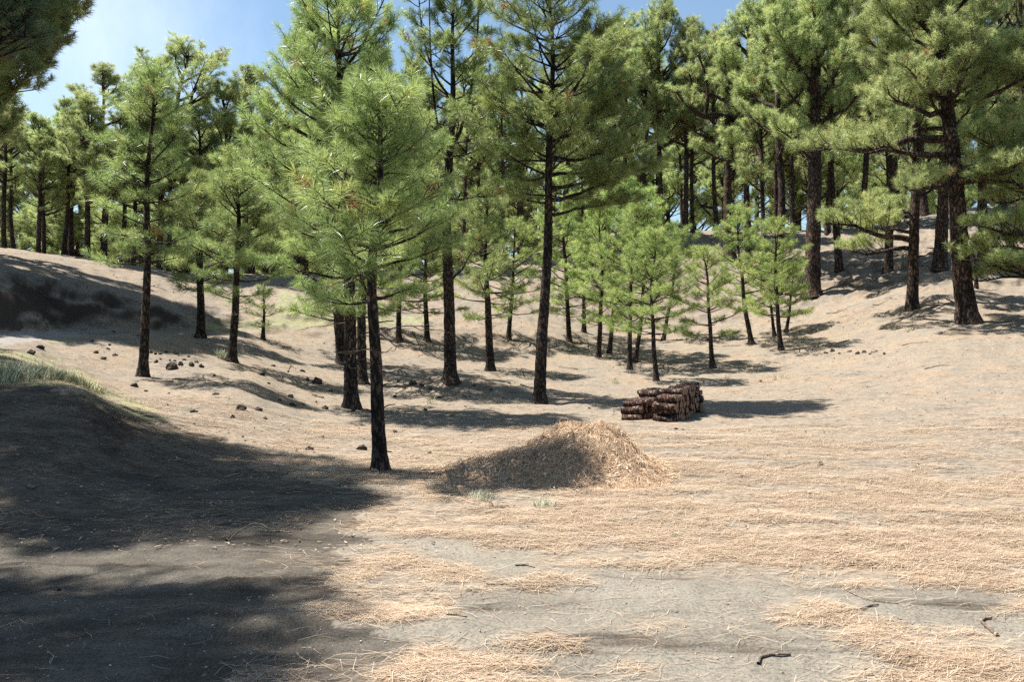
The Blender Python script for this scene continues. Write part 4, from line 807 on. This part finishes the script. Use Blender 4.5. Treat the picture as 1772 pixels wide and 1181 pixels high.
for v in range(6):
    root = thing('firewood_log', (0, 0, 0), 'x', 'log'); B = Builder(); r0 = [0.070, 0.062, 0.075, 0.066, 0.071, 0.058][v]; r_ = rng(200 + v); LL = 0.46 + 0.02 * v % 3 * .02
    P = np.stack([np.linspace(-.23, .23, 16), r_.normal(0, .003, 16).cumsum(), r_.normal(0, .003, 16).cumsum()], 1)
    sec = 20; B2 = Builder(); tube(B, P, np.full(16, r0) * (1 + 0.05 * np.sin(np.linspace(0, 5, 16) + v)), sec, 0.075, 300 + v, cap=False)
    V = B.v[0]
    add('bark', B.mesh('bark', M_LOG, True), root)
    for e, sgn in ((0, -1), (15, 1)):
        ring = V[e * sec:(e + 1) * sec].copy(); c = ring.mean(0); ring = c + (ring - c) * 0.985; ring2 = c + (ring - c) * 0.5; ring2[:, 0] += sgn * 0.004; c = c + np.array([sgn * 0.006, 0, 0]); VV = np.vstack([ring, ring2, c]); q = []; t = []
        for j in range(sec):
            j2 = (j + 1) % sec; q.append([j, j2, sec + j2, sec + j]); t.append([sec + j, sec + j2, 2 * sec])
        add('cut_end', mesh_np('cut_end', VV, q, t, M_CUT), root)
    LOGP.append(root)
firstlog = [True] * 6; lr = random.Random(9)
def log_at(p, rz, label, group, sc, v):
    src = LOGP[v]
    if firstlog[v]: firstlog[v] = False; src.location = p; src.rotation_euler = (lr.uniform(0, 6), lr.uniform(-.03, .03), rz); src.scale = sc; src['label'] = label; src.__setitem__('group', group) if group else None; return src
    o = copy_thing(src, p, label, group, rz, sc); o.rotation_euler = (lr.uniform(0, 6), lr.uniform(-.03, .03), rz); return o
wd_ = Vector((1.15, 2.3, 0)).normalized(); ld = Vector((wd_.y, -wd_.x, 0)); rzl = math.atan2(ld.y, ld.x)
LV = ['bottom', 'second', 'third', 'fourth', 'fifth']
def stack(name, c0, n, heights, grp):
    for i in range(n):
        hN = heights(i)
        for j in range(hN):
            off = 0.08 if j % 2 else 0.0
            if off and i == n - 1: continue
            q = c0 + wd_ * (0.160 * i + off) ; g = gz(q.x, q.y); q = Vector((q.x, q.y, g + 0.060 + 0.127 * j)) + ld * lr.uniform(-.035, .035)
            sc = (lr.uniform(.85, 1.1), *([lr.uniform(.82, 1.12)] * 2))
            front = i == 0
            if front: lab = '%s log at the near end of the %s firewood stack' % (LV[j] if j < hN - 1 else 'topmost', name)
            elif j == hN - 1: lab = 'log on the top row of the %s firewood stack, %s from its near end' % (name.split()[-1], ORD[i])
            else: lab = 'log in the %s layer of the %s firewood stack, %s from its near end' % (LV[j], name.split()[-1], ORD[i])
            log_at(q, rzl + lr.uniform(-.06, .06), lab, grp, sc, lr.randrange(6))
c1x, c1y, _ = at(1150, 731); stack('larger right-hand', Vector((c1x, c1y, 0)), 16, lambda i: 4 if i < 4 else (5 if i < 13 else 4), 'logs of the right firewood stack')
c2x, c2y, _ = at(1092, 728); stack('smaller left-hand', Vector((c2x, c2y, 0)), 13, lambda i: 2 if i == 0 else (3 if i < 7 else 4), 'logs of the left firewood stack')

# ------------------------------------------------------------------ sticks and fallen branches
M_STICK = bark_mat('fallen_stick', (0.22, 0.17, 0.13), (0.40, 0.32, 0.25), (0.56, 0.50, 0.42), 2)
def stick(pts, r, label, mat=None, name='fallen_stick', rise=None, cat='stick', side=()):
    root = None; W_ = []
    for i, (px, py) in enumerate(pts):
        h = 0 if rise is None else rise[i]
        bx, by, bz = at(px, py) if h == 0 else (None,) * 3
        W_.append((bx, by, bz, h, px, py))
    y0 = next(w[1] for w in W_ if w[0] is not None)
    P = [np.array([w[0], w[1], w[2] + r * 0.9]) if w[0] is not None else np.array([(w[4] - CX) / F * y0, y0, gz((w[4] - CX) / F * y0, y0) + w[3]]) for w in W_]
    o0 = P[0].copy(); P = np.array(P) - o0; kk = max(8, len(P) * 5); tt = np.linspace(0, len(P) - 1, kk); C = np.stack([np.interp(tt, range(len(P)), P[:, j]) for j in range(3)], 1)
    C[1:-1] = (C[:-2] + C[1:-1] * 2 + C[2:]) / 4
    if rise is not None:
        for _ in range(4): C[1:-1] = (C[:-2] + C[1:-1] * 2 + C[2:]) / 4
    B = Builder(); tube(B, C, np.linspace(r, r * 0.6, kk), 7, 0.18, len(pts) * 3 + int(pts[0][0])); add(name, B.mesh(name, mat or M_STICK, True), None, label, cat, None, None, tuple(o0))
stick([(396, 940), (402, 926), (420, 912), (438, 902), (455, 902), (466, 912), (469, 922)], .0065, 'thin pale twig standing in an arch at the edge of the foreground shade', M_DEAD, 'arched_twig', [0, .05, .11, .155, .155, .10, 0.01], 'twig')
stick([(466, 923), (485, 922), (505, 925)], .008, 'short pale green-white stick lying at the foot of the arched twig', M_DEAD)
stick([(392, 938), (398, 930)], .012, 'stubby pale stick at the left foot of the arched twig', M_DEAD)
stick([(1726, 1104), (1712, 1092), (1697, 1080), (1703, 1074), (1716, 1074)], .011, 'bent grey stick with a hooked end near the right edge')
stick([(1312, 1152), (1316, 1142), (1335, 1137), (1368, 1138)], .009, 'elbow-shaped pale brown stick in the foreground right of centre', None)
stick([(770, 1066), (790, 1067), (808, 1070)], .008, 'short brown stick on bare dirt below the largest needle drift')
stick([(840, 1018), (842, 1013), (865, 1013), (888, 1018)], .008, 'thin brown stick between two needle drifts')
stick([(892, 981), (910, 980), (925, 984)], .007, 'small pale stick on dirt above the small needle drift')
stick([(808, 1020), (820, 1026), (832, 1027)], .006, 'small pale curved twig at the tip of the largest needle drift', M_DEAD, 'fallen_twig', None, 'twig')
stick([(1350, 814), (1375, 809), (1402, 803)], .010, 'dark straight stick leading to the pale wood stub')
stick([(1490, 1058), (1505, 1052), (1520, 1050)], .008, 'small dark stick at the upper edge of the right needle drift')
stick([(1600, 553), (1625, 556), (1655, 560)], .05, 'pale fallen log lying at the foot of the thick leaning pine', M_DEAD, 'fallen_log', None, 'log')
stick([(1655, 480), (1676, 478), (1698, 488), (1712, 482)], .05, 'pale fallen bough behind the thick leaning pine', M_DEAD, 'fallen_bough', None, 'branch')
stick([(1098, 753), (1130, 757), (1180, 764)], .008, 'long thin twig on the ground in front of the firewood', None, 'fallen_twig', None, 'twig')
stick([(498, 645), (503, 632), (512, 640)], .02, 'forked dead twig in the shadow of the bushy young pine', M_DEAD, 'fallen_twig', None, 'twig')
stick([(1000, 914), (1030, 915)], .008, 'small dark stick on the straw below the mound', None)
stick([(1462, 1023), (1500, 1041), (1555, 1048)], .004, 'long thin straw-coloured twig on the bare dirt at right', M_DEAD, 'fallen_twig', None, 'twig')
_r = random.Random(77)
for i, (px, py, ln) in enumerate([(1470, 590, 1.1), (1560, 600, .9), (1430, 545, 1.3), (1510, 528, 1.2), (1620, 520, 1.4), (1735, 560, 1.0), (300, 662, .5), (900, 668, .7), (815, 688, .6), (1000, 640, .8), (560, 690, .5), (1600, 640, .7), (1250, 600, .9), (330, 480, 1.3), (90, 520, .9)]):
    x, y, z = at(px, py); B = Builder(); rs_ = rng(400 + i); az = _r.uniform(-.5, .5) + _r.choice([0, PI]); P = curve_branch((0, 0, 0.02), az, .12, -.12, ln, rs_, 8, .14); P[:, 2] = ground_z(P[:, 0] + x, P[:, 1] + y) - z + .02
    tube(B, P, np.linspace(.022, .008, 8), 5)
    for q in range(4):
        p, d = samp(P, rs_.uniform(.3, .9)); tube(B, curve_branch(p, az + rs_.choice([-1, 1]) * rs_.uniform(.4, 1), rs_.uniform(.1, .5), 0, ln * rs_.uniform(.2, .4), rs_, 5, .2), np.linspace(.01, .004, 5), 4)
    add('fallen_branch', B.mesh('fallen_branch', M_DEAD if i % 3 else M_STICK), None, ['twiggy grey branch on the right flat beyond the row of stones', 'brown twig below the dark terrace pine', 'grey branch left of the shaded terrace lip', 'grey dead branch on the terrace lip at right', 'brown branch lying behind the terrace edge pine', 'grey branch right of the thick leaning pine foot', 'small brown twig in the shadow right of the bank pine', 'grey twig among roots left of the tallest trunk', 'pale twig on the rubble right of the close trunks', 'brown twig behind the tallest straight trunk',
        'small grey twig left of the stout grey trunk', 'grey twig alone on the open right flat', 'brown twig behind the lone cone-shaped pine', 'long grey branch on the lit left hillside', 'grey branch on the dark cut bank'][i], 'branch', None, None, (x, y, z))
# snag beside the leaning pine
x, y, z = at(1690, 500, 30); sg = thing('dead_snag', (x, y, z), 'thin broken dead snag standing right of the thick leaning pine', 'dead tree'); B = Builder(); tube(B, trunk_path(2.3, (-.35, 0), rng(5), 20, .04), np.linspace(.11, .03, 20), 8, .12, 4); add('trunk', B.mesh('trunk', M_BARK_OLD), sg)
dead_limb(sg, np.array([-.2, 0, 1.3]), 2.6, .5, .6, rng(6), .02, M_BARK_OLD)

# ------------------------------------------------------------------ grasses and shrubs
def grass_mesh(xs, ys, zs, H, wd, r, name, mat, per=1, lean=0.5, o=(0, 0, 0)):
    N = len(xs); az = r.uniform(0, 6.28, N); ln = r.uniform(.1, lean, N); H = H * r.uniform(.5, 1.1, N)
    b0 = np.stack([xs, ys, zs], 1) - np.array(o); up = np.stack([np.cos(az) * ln, np.sin(az) * ln, np.ones(N)], 1); up /= np.linalg.norm(up, axis=1)[:, None]
    sd = np.stack([-np.sin(az), np.cos(az), np.zeros(N)], 1) * wd / 2; m1 = b0 + up * (H * .55)[:, None]; tp = b0 + up * H[:, None] + np.stack([np.cos(az), np.sin(az), -.4 * np.ones(N)], 1) * (H * ln * .45)[:, None]
    V = np.stack([b0 - sd, b0 + sd, m1 + sd * .8, m1 - sd * .8, tp], 1).reshape(-1, 3); oo = np.arange(N)[:, None] * 5
    return mesh_np(name, V, oo + np.array([0, 1, 2, 3]), oo + np.array([3, 2, 4]), mat, {'tint': np.repeat(r.random(N), 5)})
M_GRASS = straw_mat('bank_grass', (0.18, 0.21, 0.09), (0.36, 0.37, 0.19), (0.52, 0.46, 0.30))
M_SAGE = straw_mat('sage_green_plant', (0.22, 0.25, 0.15), (0.38, 0.41, 0.27), (0.52, 0.50, 0.38))
x = rng(90).uniform(-16, 0, 160000); y = rng(91).uniform(8.5, 40, 160000); z = ground_z(x, y); g = green_mask(x, y, z); r_ = rng(92)
keep = r_.random(len(x)) < g * 0.55 * np.clip((fbm(x * 2, y * 2, 93, 3) - .38) * 4, 0, 1); x, y, z = x[keep], y[keep], z[keep]
add('bank_grass', grass_mesh(x, y, z - .01, 0.085, 0.005, r_, 'bank_grass', M_GRASS), label='short yellow-green grass growing along the crest of the left bank and the ditch', cat='grass', kind='stuff')
def tuftplant(px, py, rad, H, n_, label, seed, mat=None, name='grass_tuft', cat='grass tuft', lean=.9, wd=.005):
    x0, y0, z0 = at(px, py); r = rng(seed); a = r.uniform(0, 6.28, n_); q = rad * np.sqrt(r.random(n_)); xx = x0 + q * np.cos(a); yy_ = y0 + q * np.sin(a)
    add(name, grass_mesh(xx, yy_, ground_z(xx, yy_) - .01, H, wd, r, name, mat or M_SAGE, lean=lean, o=(x0, y0, z0)), None, label, cat, None, None, (x0, y0, z0))
tuftplant(833, 865, .14, .11, 170, 'pale green feathery weed left of another in front of the mound', 1)
tuftplant(941, 878, .12, .11, 140, 'pale green feathery weed, right one of two in front of the mound', 2)
tuftplant(1172, 930, .06, .06, 90, 'tiny green weed in the straw right of the mound', 3)
tuftplant(386, 622, .16, .32, 160, 'green weed at the left foot of the bushy young pine', 4, lean=.6, wd=.012)
for i, (px, py, rad, H, lab) in enumerate([(15, 655, .5, .42, 'grey-green shrub at the left edge on top of the shaded bank'), (62, 652, .45, .32, 'bushy grey-green shrub second from the left edge on the bank'), (108, 660, .38, .30, 'dry brownish shrub where the bank shade begins, third from the left edge'), (145, 668, .3, .2, 'low dry tuft at the right end of the bank shrubs')]):
    tuftplant(px, py, rad, H * .8, 520, lab, 20 + i, M_SAGE if i < 2 else M_GRASS, 'bank_shrub', 'shrub', .8, .008)
for i, (px, py) in enumerate([(1340, 658), (1355, 655), (1258, 660), (745, 700), (1065, 665)]):
    tuftplant(px, py, .12, .28, 26, ['sparse dry weed right of the lone cone-shaped pine', 'tallest sparse green weed on the right flat', 'sparse weed just behind the firewood at right', 'sparse weed among the stones of the rubble', 'dry weed left of the bright pine behind the firewood'][i], 40 + i, M_GRASS, 'dry_weed', 'weed', .5, .008)
for i, (px, py) in enumerate([(1575, 575), (1530, 568)]):
    tuftplant(px, py, .2, .2, 70, ['small bright green weed below the dark terrace pine', 'small yellow-green weed left of the dark terrace pine foot'][i], 60 + i, M_GRASS, 'weed', 'weed', .7, .015)
# twiggy dead weed by the pale green plants
x0, y0, z0 = at(858, 882); B = Builder(); r_ = rng(7)
for q in range(14): tube(B, curve_branch((r_.normal(0, .04), r_.normal(0, .03), 0.0), r_.uniform(0, 6.28), r_.uniform(.1, .8), 0, r_.uniform(.1, .24), r_, 5, .25), np.linspace(.004, .0015, 5), 4)
add('dead_weed', B.mesh('dead_weed', M_DEAD), None, 'small tangle of grey dead twigs between the two pale green weeds', 'dead weed', None, None, (x0, y0, z0))
